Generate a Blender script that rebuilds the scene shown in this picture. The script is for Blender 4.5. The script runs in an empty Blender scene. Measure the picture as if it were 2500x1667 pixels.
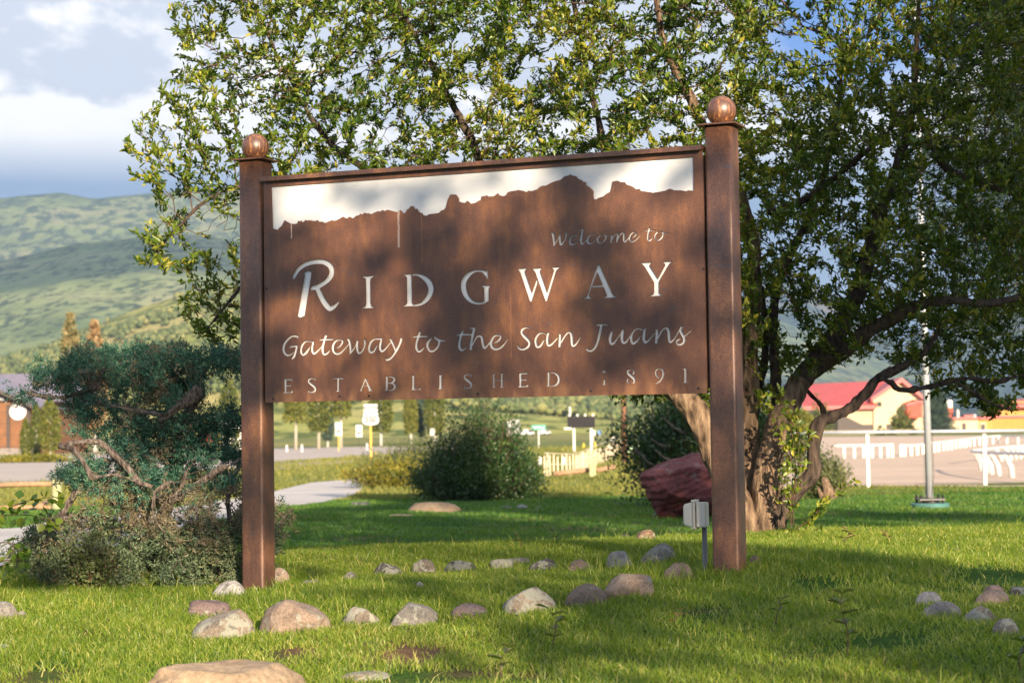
import bpy, bmesh, math, random
import numpy as np
from mathutils import Vector, Matrix, noise as mnoise

# ------------------------------------------------------------------ camera, sky, sun
C = bpy.context.scene.collection
SC = bpy.context.scene
F = 4615.1; CX, CY = 1250.0, 833.5; ROLL = 0.014; HOR = 1046.0; ZE = 0.80
PIT = math.atan((HOR - CY) / F)
R0 = Vector((1, 0, 0)); FW = Vector((0, math.cos(PIT), math.sin(PIT))); U0 = Vector((0, -math.sin(PIT), math.cos(PIT)))
cr, sr = math.cos(ROLL), math.sin(ROLL)
RX = cr * R0 - sr * U0; UX = sr * R0 + cr * U0
EYE = Vector((0, 0, ZE))
cd = bpy.data.cameras.new('camera'); cam = bpy.data.objects.new('camera', cd); C.objects.link(cam)
cd.sensor_width = 36; cd.lens = F / 2500 * 36; cd.clip_start = 0.1; cd.clip_end = 60000
cd.dof.use_dof = True; cd.dof.focus_distance = 9.75; cd.dof.aperture_fstop = 4.6
M = Matrix.Identity(4)
for i in range(3):
    M[i][0] = RX[i]; M[i][1] = UX[i]; M[i][2] = -FW[i]; M[i][3] = EYE[i]
cam.matrix_world = M
SC.camera = cam

SUN_AZ = math.radians(18)      # to the right of straight behind the camera
SUN_EL = math.radians(16.5)
SD = Vector((math.sin(SUN_AZ) * math.cos(SUN_EL), -math.cos(SUN_AZ) * math.cos(SUN_EL), math.sin(SUN_EL)))  # towards the sun
sl = bpy.data.lights.new('sun', 'SUN'); so = bpy.data.objects.new('sun', sl); C.objects.link(so)
sl.energy = 5.0; sl.angle = math.radians(0.5); sl.color = (1.0, 0.80, 0.56)
so.rotation_euler = SD.to_track_quat('Z', 'Y').to_euler()
so.location = (30, -60, 30)

W = bpy.data.worlds.new('World'); SC.world = W; W.use_nodes = True
SC.view_settings.view_transform = 'Standard'; SC.view_settings.look = 'None'
SC.view_settings.exposure = 1.26; SC.view_settings.gamma = 1.0
SC.view_settings.use_curve_mapping = False
SC.render.engine = 'CYCLES'
SC.cycles.use_denoising = True
SC.cycles.max_bounces = 7; SC.cycles.diffuse_bounces = 3; SC.cycles.glossy_bounces = 2
SC.cycles.transmission_bounces = 3; SC.cycles.transparent_max_bounces = 4; SC.cycles.volume_bounces = 0
SC.cycles.sample_clamp_indirect = 6.0


class NT:
    """small helper for node trees"""
    def __init__(s, nt):
        s.t = nt; s.n = nt.nodes; s.l = nt.links
    def add(s, typ, **kw):
        n = s.n.new(typ)
        for k, v in kw.items():
            setattr(n, k, v)
        return n
    def put(s, a, b):
        if isinstance(a, bpy.types.NodeSocket):
            s.l.new(a, b)
        else:
            try:
                b.default_value = a
            except Exception:
                b.default_value = (a, a, a, 1) if len(b.default_value) == 4 else (a, a, a)
    def math(s, op, a, b=None, c=None, clamp=False):
        n = s.add('ShaderNodeMath', operation=op); n.use_clamp = clamp
        s.put(a, n.inputs[0])
        if b is not None: s.put(b, n.inputs[1])
        if c is not None: s.put(c, n.inputs[2])
        return n.outputs[0]
    def noise(s, vec, scale, detail=4, rough=0.5, dist=0.0):
        n = s.add('ShaderNodeTexNoise'); n.inputs['Scale'].default_value = scale
        n.inputs['Detail'].default_value = detail; n.inputs['Roughness'].default_value = rough
        n.inputs['Distortion'].default_value = dist
        if vec is not None: s.l.new(vec, n.inputs['Vector'])
        return n.outputs['Fac']
    def voro(s, vec, scale, feat='F1'):
        n = s.add('ShaderNodeTexVoronoi', feature=feat); n.inputs['Scale'].default_value = scale
        if vec is not None: s.l.new(vec, n.inputs['Vector'])
        return n.outputs['Distance']
    def ramp(s, fac, stops):
        n = s.add('ShaderNodeValToRGB'); e = n.color_ramp.elements
        while len(e) < len(stops): e.new(0.5)
        for i, (p, c) in enumerate(stops):
            e[i].position = p
            e[i].color = (c, c, c, 1) if not isinstance(c, (tuple, list)) else (*c[:3], 1)
        s.put(fac, n.inputs[0])
        return n.outputs[0]
    def mix(s, fac, a, b, mode='MIX'):
        n = s.add('ShaderNodeMix', data_type='RGBA', blend_type=mode)
        s.put(fac, n.inputs[0])
        for v, i in ((a, 6), (b, 7)):
            if isinstance(v, (tuple, list)): n.inputs[i].default_value = (*v[:3], 1)
            else: s.put(v, n.inputs[i])
        return n.outputs[2]
    def map(s, vec, scale=(1, 1, 1), loc=(0, 0, 0), rot=(0, 0, 0)):
        n = s.add('ShaderNodeMapping'); n.inputs['Scale'].default_value = scale
        n.inputs['Location'].default_value = loc; n.inputs['Rotation'].default_value = rot
        s.l.new(vec, n.inputs['Vector'])
        return n.outputs[0]
    def sep(s, vec):
        n = s.add('ShaderNodeSeparateXYZ'); s.l.new(vec, n.inputs[0]); return n.outputs
    def obj(s):
        return s.add('ShaderNodeTexCoord').outputs['Object']
    def attr(s, name):
        n = s.add('ShaderNodeAttribute', attribute_name=name); return n
    def bump(s, h, strength=0.3, dist=0.01):
        n = s.add('ShaderNodeBump'); n.inputs['Strength'].default_value = strength
        n.inputs['Distance'].default_value = dist; s.put(h, n.inputs['Height']); return n.outputs[0]


# world: Nishita daylight with procedural cloud cover
def build_world():
    t = NT(W.node_tree); t.n.clear()
    out = t.add('ShaderNodeOutputWorld'); bg = t.add('ShaderNodeBackground')
    bg.inputs['Strength'].default_value = 0.05
    t.l.new(bg.outputs[0], out.inputs[0])
    sky = t.add('ShaderNodeTexSky', sky_type='NISHITA'); sky.sun_disc = False
    sky.sun_elevation = SUN_EL; sky.sun_rotation = math.pi - SUN_AZ
    sky.altitude = 2100; sky.air_density = 1.0; sky.dust_density = 0.3; sky.ozone_density = 3.0
    d = t.add('ShaderNodeTexCoord').outputs['Generated']
    x, y, z = t.sep(d)
    # cloud layer: project direction onto a flat deck so clouds flatten to the horizon
    zz = t.math('ADD', t.math('MAXIMUM', z, 0.0), 0.16)
    cmb = t.add('ShaderNodeCombineXYZ')
    t.put(t.math('DIVIDE', x, zz), cmb.inputs[0]); t.put(t.math('DIVIDE', y, zz), cmb.inputs[1])
    deck = cmb.outputs[0]
    n1 = t.noise(t.map(deck, (1.5, 0.8, 1), (3.1, 0.4, 0)), 1.0, 7, 0.55, 0.3)
    n2 = t.noise(t.map(deck, (2.6, 1.5, 1), (7.7, 2.2, 0)), 1.3, 6, 0.6)
    # more open sky on the upper right
    ax = t.math('SUBTRACT', t.math('DIVIDE', x, t.math('MAXIMUM', t.math('ABSOLUTE', y), 0.05)), 0.175)
    az = t.math('SUBTRACT', z, 0.235)
    gap = t.math('ADD', t.math('MULTIPLY', t.math('MULTIPLY', ax, ax), 110.0), t.math('MULTIPLY', t.math('MULTIPLY', az, az), 75.0))
    gap = t.math('SUBTRACT', 1.0, gap, clamp=True)
    cov = t.math('SUBTRACT', t.math('ADD', n1, 0.27), t.math('MULTIPLY', gap, 0.33))
    # the weather is clear overhead and towards the sun
    back = t.ramp(t.math('ADD', t.math('MULTIPLY', y, .5), .5), [(.30, 1.0), (.60, 0.0)])
    clr = t.math('MAXIMUM', t.ramp(z, [(.30, 0.0), (.60, 1.0)]), back)
    cov = t.math('SUBTRACT', cov, t.math('MULTIPLY', clr, .20))
    m = t.ramp(cov, [(0.43, 0.0), (0.60, 1.0)])
    # shaded, blue-grey cloud belly: low band over the hills and patches high up
    low = t.ramp(z, [(0.128, 1.0), (0.154, 0.0)])
    tex = t.math('ADD', n2, t.math('MULTIPLY', n1, 0.35))
    hi = t.ramp(t.math('ADD', tex, t.math('MULTIPLY', z, 1.7)), [(0.93, 0.0), (1.24, 1.0)])
    dark = t.math('MAXIMUM', t.math('MULTIPLY', low, t.ramp(n2, [(0.3, 0.8), (0.6, 1.0)])), t.math('MULTIPLY', hi, 0.5))
    bright = (12.5, 12.0, 11.7); belly = (2.0, 3.3, 5.8)
    cc = t.mix(dark, bright, belly)
    cc = t.mix(t.ramp(n2, [(0.3, 0.0), (0.75, 0.25)]), cc, (7.0, 7.8, 9.2))
    skyc = t.mix(1.0, sky.outputs[0], (.62, .86, 1.28), 'MULTIPLY')
    c = t.mix(m, skyc, cc)
    t.l.new(c, bg.inputs['Color'])
build_world()


# ------------------------------------------------------------------ geometry helpers
rnd = random.Random(7)
RNG = np.random.default_rng(11)

def P(px, py, d):
    """world point that sits d metres in front of the camera (along world Y) on the sight line of a photo pixel"""
    v = RX * (px - CX) + UX * (CY - py) + FW * F
    k = d / v.y
    return EYE + v * k

_by = [-40, 0, 6, 8, 9, 10, 11, 12, 13, 14.5, 17, 20, 24, 30, 40, 55, 70, 400, 900, 20000]
_bz = [-.6, -.35, -.13, -.02, .03, .05, .07, .06, .0, -.13, -.33, -.44, -.50, -.56, -.75, -.95, -1.0, -1.06, -1.1, -1.1]
def hgt(x, y):
    x = np.asarray(x, float); y = np.asarray(y, float)
    b = np.interp(y, _by, _bz)
    fade = np.interp(y, [0, 10, 12, 15, 18], [1, 1, .5, .15, 0])
    c = np.clip(x * .06, -.1, .1) * fade
    n = .012 * np.sin(x * 1.7 + .5) * np.sin(y * 1.3 + 1) + .01 * np.sin(x * 3.1 + y * 2.3)
    n = n * np.interp(y, [0, 14, 30, 60], [1, 1, 2.0, 0])
    n += .03 * np.sin(x * .4 + 2) * np.interp(y, [14, 22, 45, 60], [0, 1, 1, 0])
    return b + c + n
def hz(x, y): return float(hgt(x, y))

def G(px, py):
    """where the sight line of a photo pixel meets the ground"""
    lo = None; d = 4.0
    while d < 3000:
        p = P(px, py, d)
        if p.z <= hz(p.x, p.y):
            if lo is None: return Vector((p.x, p.y, hz(p.x, p.y)))
            a, b = lo, d
            for _ in range(24):
                m_ = (a + b) / 2; q = P(px, py, m_)
                if q.z <= hz(q.x, q.y): b = m_
                else: a = m_
            q = P(px, py, b)
            return Vector((q.x, q.y, hz(q.x, q.y)))
        lo = d; d *= 1.01
    return P(px, py, 3000)

def tagc(o, label=None, cat=None, group=None, kind=None):
    if label: o['label'] = label
    if cat: o['category'] = cat
    if group: o['group'] = group
    if kind: o['kind'] = kind
    return o

def empty(name, loc, label, cat, group=None, rz=0):
    o = bpy.data.objects.new(name, None); C.objects.link(o)
    o.location = loc; o.rotation_euler = (0, 0, rz); o.empty_display_size = .1
    return tagc(o, label, cat, group)

def link(name, me, mat=None, parent=None, smooth=False, loc=None):
    o = bpy.data.objects.new(name, me); C.objects.link(o)
    if mat is not None and not me.materials: me.materials.append(mat)
    if smooth: me.polygons.foreach_set('use_smooth', [True] * len(me.polygons))
    if parent is not None: o.parent = parent
    if loc is not None: o.location = loc
    return o

def np_mesh(name, verts, faces, attrs=None):
    """verts (N,3), faces (M,k) all the same size"""
    me = bpy.data.meshes.new(name)
    verts = np.ascontiguousarray(verts, np.float32); faces = np.ascontiguousarray(faces, np.int32)
    nf, k = faces.shape
    me.vertices.add(len(verts)); me.vertices.foreach_set('co', verts.ravel())
    me.loops.add(nf * k); me.loops.foreach_set('vertex_index', faces.ravel())
    me.polygons.add(nf); me.polygons.foreach_set('loop_start', np.arange(0, nf * k, k, dtype=np.int32))
    if attrs:
        for an, av in attrs.items():
            a = me.attributes.new(an, 'FLOAT', 'POINT'); a.data.foreach_set('value', np.ascontiguousarray(av, np.float32))
    me.update(calc_edges=True)
    return me

class MB:
    """collects simple shapes into one mesh"""
    def __init__(s): s.v = []; s.f = []
    def quad_box(s, c, size, rot=None):
        cx, cy, cz = c; a, b, h = [q / 2 for q in size]
        pts = [Vector((i * a, j * b, k * h)) for k in (-1, 1) for j in (-1, 1) for i in (-1, 1)]
        if rot is not None: pts = [rot @ p for p in pts]
        n = len(s.v); s.v += [(p.x + cx, p.y + cy, p.z + cz) for p in pts]
        s.f += [tuple(n + i for i in q) for q in ((0, 2, 3, 1), (4, 5, 7, 6), (0, 1, 5, 4), (2, 6, 7, 3), (0, 4, 6, 2), (1, 3, 7, 5))]
        return s
    def bar(s, a, b, w, h=None):
        a = Vector(a); b = Vector(b); d = b - a; L = d.length
        q = d.to_track_quat('X', 'Z').to_matrix()
        return s.quad_box((a + b) / 2, (L, w, h or w), q)
    def tube(s, pts, radii, sides=10, cap=True, squash=1.0):
        pts = [Vector(p) for p in pts]; n0 = len(s.v); prev = None
        if not isinstance(radii, (list, tuple)): radii = [radii] * len(pts)
        for i, p in enumerate(pts):
            d = (pts[min(i + 1, len(pts) - 1)] - pts[max(i - 1, 0)]).normalized()
            if prev is None:
                u = d.cross(Vector((0, 0, 1)))
                if u.length < .1: u = d.cross(Vector((1, 0, 0)))
                u.normalize()
            else:
                u = (prev - d * prev.dot(d)).normalized()
            prev = u; w = d.cross(u)
            for k in range(sides):
                a = 2 * math.pi * k / sides
                q = p + (u * math.cos(a) + w * math.sin(a) * squash) * radii[i]
                s.v.append(tuple(q))
        for i in range(len(pts) - 1):
            for k in range(sides):
                a = n0 + i * sides + k; b = n0 + i * sides + (k + 1) % sides
                s.f.append((a, b, b + sides, a + sides))
        if cap:
            s.f.append(tuple(n0 + k for k in reversed(range(sides))))
            m = n0 + (len(pts) - 1) * sides
            s.f.append(tuple(m + k for k in range(sides)))
        return s
    def prism(s, poly, y0, y1):
        """polygon in XZ extruded along Y"""
        n = len(s.v); k = len(poly)
        s.v += [(p[0], y0, p[1]) for p in poly] + [(p[0], y1, p[1]) for p in poly]
        s.f.append(tuple(range(n, n + k))); s.f.append(tuple(reversed(range(n + k, n + 2 * k))))
        for i in range(k):
            j = (i + 1) % k
            s.f.append((n + j, n + i, n + k + i, n + k + j))
        return s
    def poly(s, pts):
        n = len(s.v); s.v += [tuple(p) for p in pts]; s.f.append(tuple(range(n, n + len(pts)))); return s
    def mesh(s, name):
        me = bpy.data.meshes.new(name); me.from_pydata(s.v, [], s.f); me.update(); return me
    def build(s, name, mat, parent=None, smooth=False, loc=None, fix=True, bevel=0):
        me = s.mesh(name)
        if fix or bevel:
            bm = bmesh.new(); bm.from_mesh(me)
            bmesh.ops.recalc_face_normals(bm, faces=bm.faces)
            if bevel:
                bmesh.ops.bevel(bm, geom=[e for e in bm.edges if len(e.link_faces) == 2 and e.calc_face_angle(0) > .5], offset=bevel, segments=2, affect='EDGES')
            bm.to_mesh(me); bm.free()
        return link(name, me, mat, parent, smooth, loc)

def catmull(pts, n=6, closed=False):
    pts = [np.array(p, float) for p in pts]; out = []
    N = len(pts)
    for i in range(N - 1):
        p0 = pts[max(i - 1, 0)]; p1 = pts[i]; p2 = pts[i + 1]; p3 = pts[min(i + 2, N - 1)]
        for k in range(n):
            t = k / n
            out.append(.5 * ((2 * p1) + (-p0 + p2) * t + (2 * p0 - 5 * p1 + 4 * p2 - p3) * t * t + (-p0 + 3 * p1 - 3 * p2 + p3) * t ** 3))
    out.append(pts[-1])
    return out

# ------------------------------------------------------------------ materials
MATS = {}
def material(name, fn):
    m = bpy.data.materials.new(name); m.use_nodes = True
    t = NT(m.node_tree); t.n.clear()
    out = t.add('ShaderNodeOutputMaterial'); b = t.add('ShaderNodeBsdfPrincipled')
    t.l.new(b.outputs[0], out.inputs[0])
    fn(t, b, out)
    MATS[name] = m
    return m

def plain(name, col, rough=.6, metal=0, var=.15, scale=8.0, bump=0.0):
    def fn(t, b, out):
        o = t.obj(); n = t.noise(o, scale, 4)
        dk = tuple(c * (1 - var) for c in col); lt = tuple(min(1, c * (1 + var)) for c in col)
        t.l.new(t.ramp(n, [(.3, dk), (.7, lt)]), b.inputs['Base Color'])
        b.inputs['Roughness'].default_value = rough; b.inputs['Metallic'].default_value = metal
        if bump: t.l.new(t.bump(t.noise(o, scale * 4, 4), bump, .01), b.inputs['Normal'])
    return material(name, fn)

def rust_fn(t, b, out, streaks=False, ball=False):
    o = t.obj()
    big = t.noise(o, 2.6, 5, .6, .6)
    fine = t.noise(o, 210, 2, .7)
    mid = t.noise(t.map(o, (14, 14, 5)), 1.0, 5, .65)
    c = t.ramp(t.math('ADD', t.math('MULTIPLY', big, .5), t.math('MULTIPLY', mid, .5)),
               [(.32, (.066, .034, .028)), (.5, (.135, .062, .038)), (.66, (.25, .108, .047))])
    sp = t.ramp(fine, [(.34, .55), (.52, 1.0), (.70, 1.55)])
    c = t.mix(1.0, c, sp, 'MULTIPLY')
    # dull blue-grey mill scale patches
    pn = t.noise(t.map(o, (7, 7, 16), (4, 1, 2)), 1.0, 5, .7)
    pm = t.math('MULTIPLY', t.ramp(pn, [(.60, 0.0), (.68, .65)]), t.ramp(t.noise(o, 1.3, 2), [(.42, 0.0), (.6, 1.0)]))
    c = t.mix(pm, c, (.062, .066, .082))
    if streaks:
        x, y, z = t.sep(o)
        wob = t.math('MULTIPLY', t.math('SUBTRACT', t.noise(o, 40, 2), .5), .012)
        def streak(c, x0, w, z0, z1, col, k):
            dx = t.math('ABSOLUTE', t.math('ADD', t.math('SUBTRACT', x, x0), wob))
            a = t.math('LESS_THAN', dx, w)
            q = t.math('MULTIPLY', a, t.math('MULTIPLY', t.math('GREATER_THAN', z, z0), t.math('LESS_THAN', z, z1)))
            return t.mix(t.math('MULTIPLY', q, k), c, col)
        def halo(c, x0, w, z0, z1, col, k):
            dx = t.math('DIVIDE', t.math('ABSOLUTE', t.math('SUBTRACT', x, x0)), w)
            e = t.math('SUBTRACT', 1.0, dx, clamp=True)
            q = t.math('MULTIPLY', e, t.ramp(t.math('DIVIDE', t.math('SUBTRACT', z, z0), z1 - z0), [(0.0, 0.0), (.25, 1.0), (1.0, 1.0)]))
            q = t.math('MULTIPLY', q, t.math('LESS_THAN', z, z1))
            return t.mix(t.math('MULTIPLY', q, k), c, col)
        c = halo(c, .80, .085, .62, .99, (.34, .135, .065), .9)
        c = streak(c, .799, .006, .785, .985, (.62, .42, .32), 1.0)
        c = streak(c, .168, .0035, .865, .965, (.60, .42, .34), .9)
        c = streak(c, .93, .002, .70, .95, (.30, .12, .06), .7)
        c = streak(c, 1.42, .002, .20, .52, (.30, .13, .07), .6)
        ed = t.ramp(z, [(.0, 1.0), (.035, .8), (.075, 0.0)])
        en = t.ramp(t.noise(t.map(o, (11, 1, 4)), 1.0, 3), [(.45, 0.0), (.62, 1.0)])
        c = t.mix(t.math('MULTIPLY', ed, t.math('MULTIPLY', en, .7)), c, (.34, .17, .08))
    if ball:
        n = t.noise(t.map(o, (60, 60, 5)), 1.0, 3, .6)
        x, y, z = t.sep(o)
        lowr = t.ramp(t.math('ADD', t.math('MULTIPLY', z, 5.0), .5), [(.25, 1.0), (.95, .15)])
        c = t.mix(t.math('MULTIPLY', t.ramp(n, [(.54, 0.0), (.62, .9)]), lowr), c, (.62, .30, .10))
    if ball: c = t.mix(1.0, c, (.75, .68, .66), 'MULTIPLY')
    t.l.new(c, b.inputs['Base Color'])
    t.l.new(t.ramp(mid, [(.3, .36), (.7, .52)]), b.inputs['Roughness'])
    b.inputs['Metallic'].default_value = .0 if (streaks or ball) else .25
    b.inputs['Specular IOR Level'].default_value = .5 if streaks else .9
    h = t.math('ADD', t.math('MULTIPLY', t.noise(o, 300, 3, .7), .6), t.math('MULTIPLY', t.noise(o, 60, 3), .6))
    t.l.new(t.bump(h, .35 if streaks else .22, .002), b.inputs['Normal'])
m_rust = material('rusted_steel', lambda t, b, o: rust_fn(t, b, o))
m_rust_panel = material('rusted_steel_plate', lambda t, b, o: rust_fn(t, b, o, streaks=True))
m_rust_ball = material('rusted_steel_ball', lambda t, b, o: rust_fn(t, b, o, ball=True))
m_white_board = plain('white_backing', (.68, .69, .70), .45, 0, .03, 3)
m_dark = plain('dark_metal', (.03, .028, .028), .5, .3, .2)

def leaf_mat(name, c1, c2, c3, trans=.35, gloss=.35, tcol=None):
    """c1..c3: leaf colours by the per-leaf tint"""
    def fn(t, b, out):
        a = t.attr('tint').outputs['Fac']
        c = t.ramp(a, [(0.0, c1), (.55, c2), (1.0, c3)])
        t.l.new(c, b.inputs['Base Color']); b.inputs['Roughness'].default_value = gloss
        b.inputs['Specular IOR Level'].default_value = .5
        tr = t.add('ShaderNodeBsdfTranslucent')
        tc = t.mix(1.0, c, tcol or (1.5, 1.6, .5), 'MULTIPLY'); t.l.new(tc, tr.inputs['Color'])
        mx = t.add('ShaderNodeMixShader'); mx.inputs[0].default_value = trans
        t.l.new(b.outputs[0], mx.inputs[1]); t.l.new(tr.outputs[0], mx.inputs[2])
        t.l.new(mx.outputs[0], out.inputs[0])
    return material(name, fn)
m_crab_leaf = leaf_mat('crabapple_leaf', (.028, .070, .008), (.125, .185, .018), (.38, .34, .045), .26, .36)
m_juniper = leaf_mat('juniper_needles', (.010, .050, .034), (.045, .145, .095), (.16, .27, .15), .12, .5, (1.2, 1.3, .8))
m_juniper_olive = leaf_mat('juniper_olive_needles', (.05, .085, .045), (.12, .17, .085), (.27, .29, .15), .15, .55, (1.2, 1.2, .8))
m_juniper_dry = leaf_mat('juniper_dry_needles', (.11, .10, .06), (.18, .15, .095), (.28, .22, .14), .15, .7, (1.2, 1.1, .7))
m_spruce = leaf_mat('spruce_needles', (.010, .026, .022), (.020, .045, .035), (.036, .07, .045), .1, .6, (1, 1.1, .9))
m_bluespruce = leaf_mat('blue_spruce_needles', (.03, .06, .045), (.06, .10, .07), (.10, .13, .08), .1, .6, (1, 1.1, .9))
m_shrub = leaf_mat('dark_shrub_leaf', (.014, .045, .013), (.035, .088, .020), (.10, .15, .030), .25, .42)
m_yshrub = leaf_mat('yellow_shrub_leaf', (.10, .12, .02), (.22, .21, .03), (.42, .33, .03), .35, .5)
m_gshrub = leaf_mat('grey_green_leaf', (.06, .085, .03), (.12, .15, .05), (.22, .22, .08), .3, .5)
m_fartree = leaf_mat('cottonwood_leaf', (.045, .075, .018), (.10, .13, .025), (.20, .20, .035), .3, .5)
m_aspen = leaf_mat('sapling_leaf', (.04, .10, .012), (.10, .17, .02), (.22, .26, .03), .4, .4)
m_goldtree = leaf_mat('golden_needles', (.10, .11, .04), (.20, .18, .07), (.34, .25, .12), .2, .6)
m_browntree = leaf_mat('orange_brown_needles', (.14, .12, .05), (.28, .16, .07), (.34, .24, .12), .2, .6)
m_grass = leaf_mat('grass_blade', (.070, .145, .014), (.215, .295, .030), (.50, .45, .15), .40, .42)
m_lawn = leaf_mat('lawn_grass_blade', (.035, .115, .018), (.085, .18, .024), (.21, .28, .045), .38, .45)
m_meadow = leaf_mat('meadow_grass_blade', (.10, .13, .025), (.22, .22, .05), (.42, .34, .10), .35, .6)

def bark_fn(t, b, out, c1, c2, s=1.0):
    o = t.obj()
    n = t.noise(t.map(o, (30 * s, 30 * s, 7 * s)), 1.0, 6, .7, .6)
    v = t.voro(t.map(o, (26 * s, 26 * s, 8 * s)), 1.0)
    k = t.math('ADD', t.math('MULTIPLY', n, .7), t.math('MULTIPLY', v, .4))
    t.l.new(t.ramp(k, [(.36, tuple(q * .22 for q in c1)), (.48, c1), (.72, c2)]), b.inputs['Base Color'])
    b.inputs['Roughness'].default_value = .9
    t.l.new(t.bump(k, 1.0, .07), b.inputs['Normal'])
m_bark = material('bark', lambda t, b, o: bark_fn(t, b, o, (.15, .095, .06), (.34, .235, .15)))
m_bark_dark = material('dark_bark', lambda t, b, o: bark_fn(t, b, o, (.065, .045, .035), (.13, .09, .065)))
m_twig = plain('twig', (.10, .052, .034), .8, 0, .3)
m_jbark = material('juniper_bark', lambda t, b, o: bark_fn(t, b, o, (.16, .12, .10), (.34, .28, .235), 2))

def rock_mat(name, base, dark, light, lichen=.0, lcol=(.28, .285, .24), spot=None, scale=1.0):
    def fn(t, b, out):
        o = t.obj()
        oi = t.add('ShaderNodeObjectInfo')
        off = t.add('ShaderNodeCombineXYZ'); r = t.math('MULTIPLY', oi.outputs['Random'], 37.0)
        for i in range(3): t.put(r, off.inputs[i])
        va = t.add('ShaderNodeVectorMath', operation='ADD'); t.l.new(o, va.inputs[0]); t.l.new(off.outputs[0], va.inputs[1])
        v = va.outputs[0]
        n = t.noise(v, 9 * scale, 8, .68, .4); f = t.noise(v, 90 * scale, 4, .7)
        c = t.ramp(n, [(.30, dark), (.5, base), (.72, light)])
        c = t.mix(1.0, c, t.ramp(f, [(.3, .68), (.7, 1.3)]), 'MULTIPLY')
        if spot: c = t.mix(t.ramp(t.noise(v, 26 * scale, 4), [(.60, 0.0), (.68, .8)]), c, spot)
        if lichen:
            ln = t.noise(v, 17 * scale, 5, .6, .8)
            c = t.mix(t.ramp(ln, [(.62 - lichen * .18, 0.0), (.66 - lichen * .18, .85)]), c, lcol)
            ln2 = t.noise(v, 30 * scale, 3, .6)
            c = t.mix(t.ramp(ln2, [(.62, 0.0), (.70, .7)]), c, (.07, .065, .055))
        t.l.new(c, b.inputs['Base Color']); b.inputs['Roughness'].default_value = .88
        h = t.math('ADD', t.math('MULTIPLY', n, 1.0), t.math('MULTIPLY', f, .25))
        t.l.new(t.bump(h, 1.0, .025), b.inputs['Normal'])
    return material(name, fn)
m_rk = {
    'tan': rock_mat('tan_granite', (0.252, 0.185, 0.141), (0.133, 0.096, 0.074), (0.340, 0.266, 0.207), .25),
    'lichen': rock_mat('lichened_stone', (0.200, 0.163, 0.126), (0.089, 0.074, 0.063), (0.281, 0.229, 0.178), .9),
    'grey': rock_mat('grey_stone', (0.178, 0.163, 0.148), (0.089, 0.085, 0.081), (0.266, 0.244, 0.222), .5),
    'purple': rock_mat('purple_sandstone', (.165, .115, .112), (.09, .06, .06), (.25, .185, .17), .15),
    'pink': rock_mat('pink_granite', (.25, .18, .145), (.15, .105, .085), (.33, .25, .20), .2),
    'dark': rock_mat('dark_basalt', (0.067, 0.063, 0.063), (0.030, 0.030, 0.031), (0.126, 0.118, 0.111), .7, (0.222, 0.229, 0.200)),
    'white': rock_mat('pale_stone', (0.311, 0.296, 0.289), (0.192, 0.178, 0.178), (0.407, 0.392, 0.377), .2, (0.148, 0.148, 0.148)),
    'orange': rock_mat('iron_stained_stone', (0.185, 0.141, 0.111), (0.096, 0.074, 0.063), (0.244, 0.192, 0.155), .2, (0.259, 0.244, 0.207), (0.252, 0.118, 0.037)),
    'slab': rock_mat('flat_sandstone', (0.296, 0.215, 0.141), (0.215, 0.148, 0.092), (0.370, 0.281, 0.192), .0, scale=.5),
    'red': rock_mat('red_sandstone', (0.148, 0.037, 0.036), (0.063, 0.018, 0.019), (0.229, 0.074, 0.067), .15, (0.178, 0.126, 0.118), scale=.35),
    'rubble': rock_mat('speckled_rubble', (0.252, 0.163, 0.111), (0.044, 0.033, 0.030), (0.340, 0.244, 0.170), .3),
}

def ground_fn(t, b, out):
    g = t.add('ShaderNodeNewGeometry').outputs['Position']
    x, y, z = t.sep(g)
    n1 = t.noise(g, .9, 5, .6); n2 = t.noise(g, 26, 5, .65); n3 = t.noise(g, .045, 5, .6); n4 = t.noise(t.map(g, (.012, .004, 1)), 1.0, 4)
    soil = t.ramp(n2, [(.3, (.085, .050, .030)), (.7, (.20, .120, .070))])
    lawn = t.ramp(n2, [(.3, (.018, .050, .008)), (.7, (.050, .110, .014))])
    near = t.mix(t.ramp(n1, [(.46, 1.0), (.62, 0.0)]), soil, lawn)
    mead = t.ramp(n3, [(.3, (.11, .13, .035)), (.5, (.20, .20, .06)), (.7, (.30, .26, .10))])
    mead = t.mix(t.ramp(n4, [(.35, 0.0), (.6, 1.0)]), mead, (.095, .14, .035))
    mead = t.mix(t.ramp(t.noise(g, .6, 5, .7), [(.35, .0), (.75, .5)]), mead, (.33, .29, .13))
    far = t.ramp(y, [(0.0, 0.0), (1.0, 1.0)])
    mr = t.add('ShaderNodeMapRange'); mr.inputs[1].default_value = 44; mr.inputs[2].default_value = 60
    t.put(t.math('ADD', y, t.math('MULTIPLY', t.math('SUBTRACT', t.noise(g, .25, 3), .5), 14)), mr.inputs[0])
    c = t.mix(mr.outputs[0], near, mead)
    t.l.new(c, b.inputs['Base Color']); b.inputs['Roughness'].default_value = .95
    b.inputs['Specular IOR Level'].default_value = .1
    t.l.new(t.bump(n2, .6, .03), b.inputs['Normal'])
m_ground = material('ground_cover', ground_fn)

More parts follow.
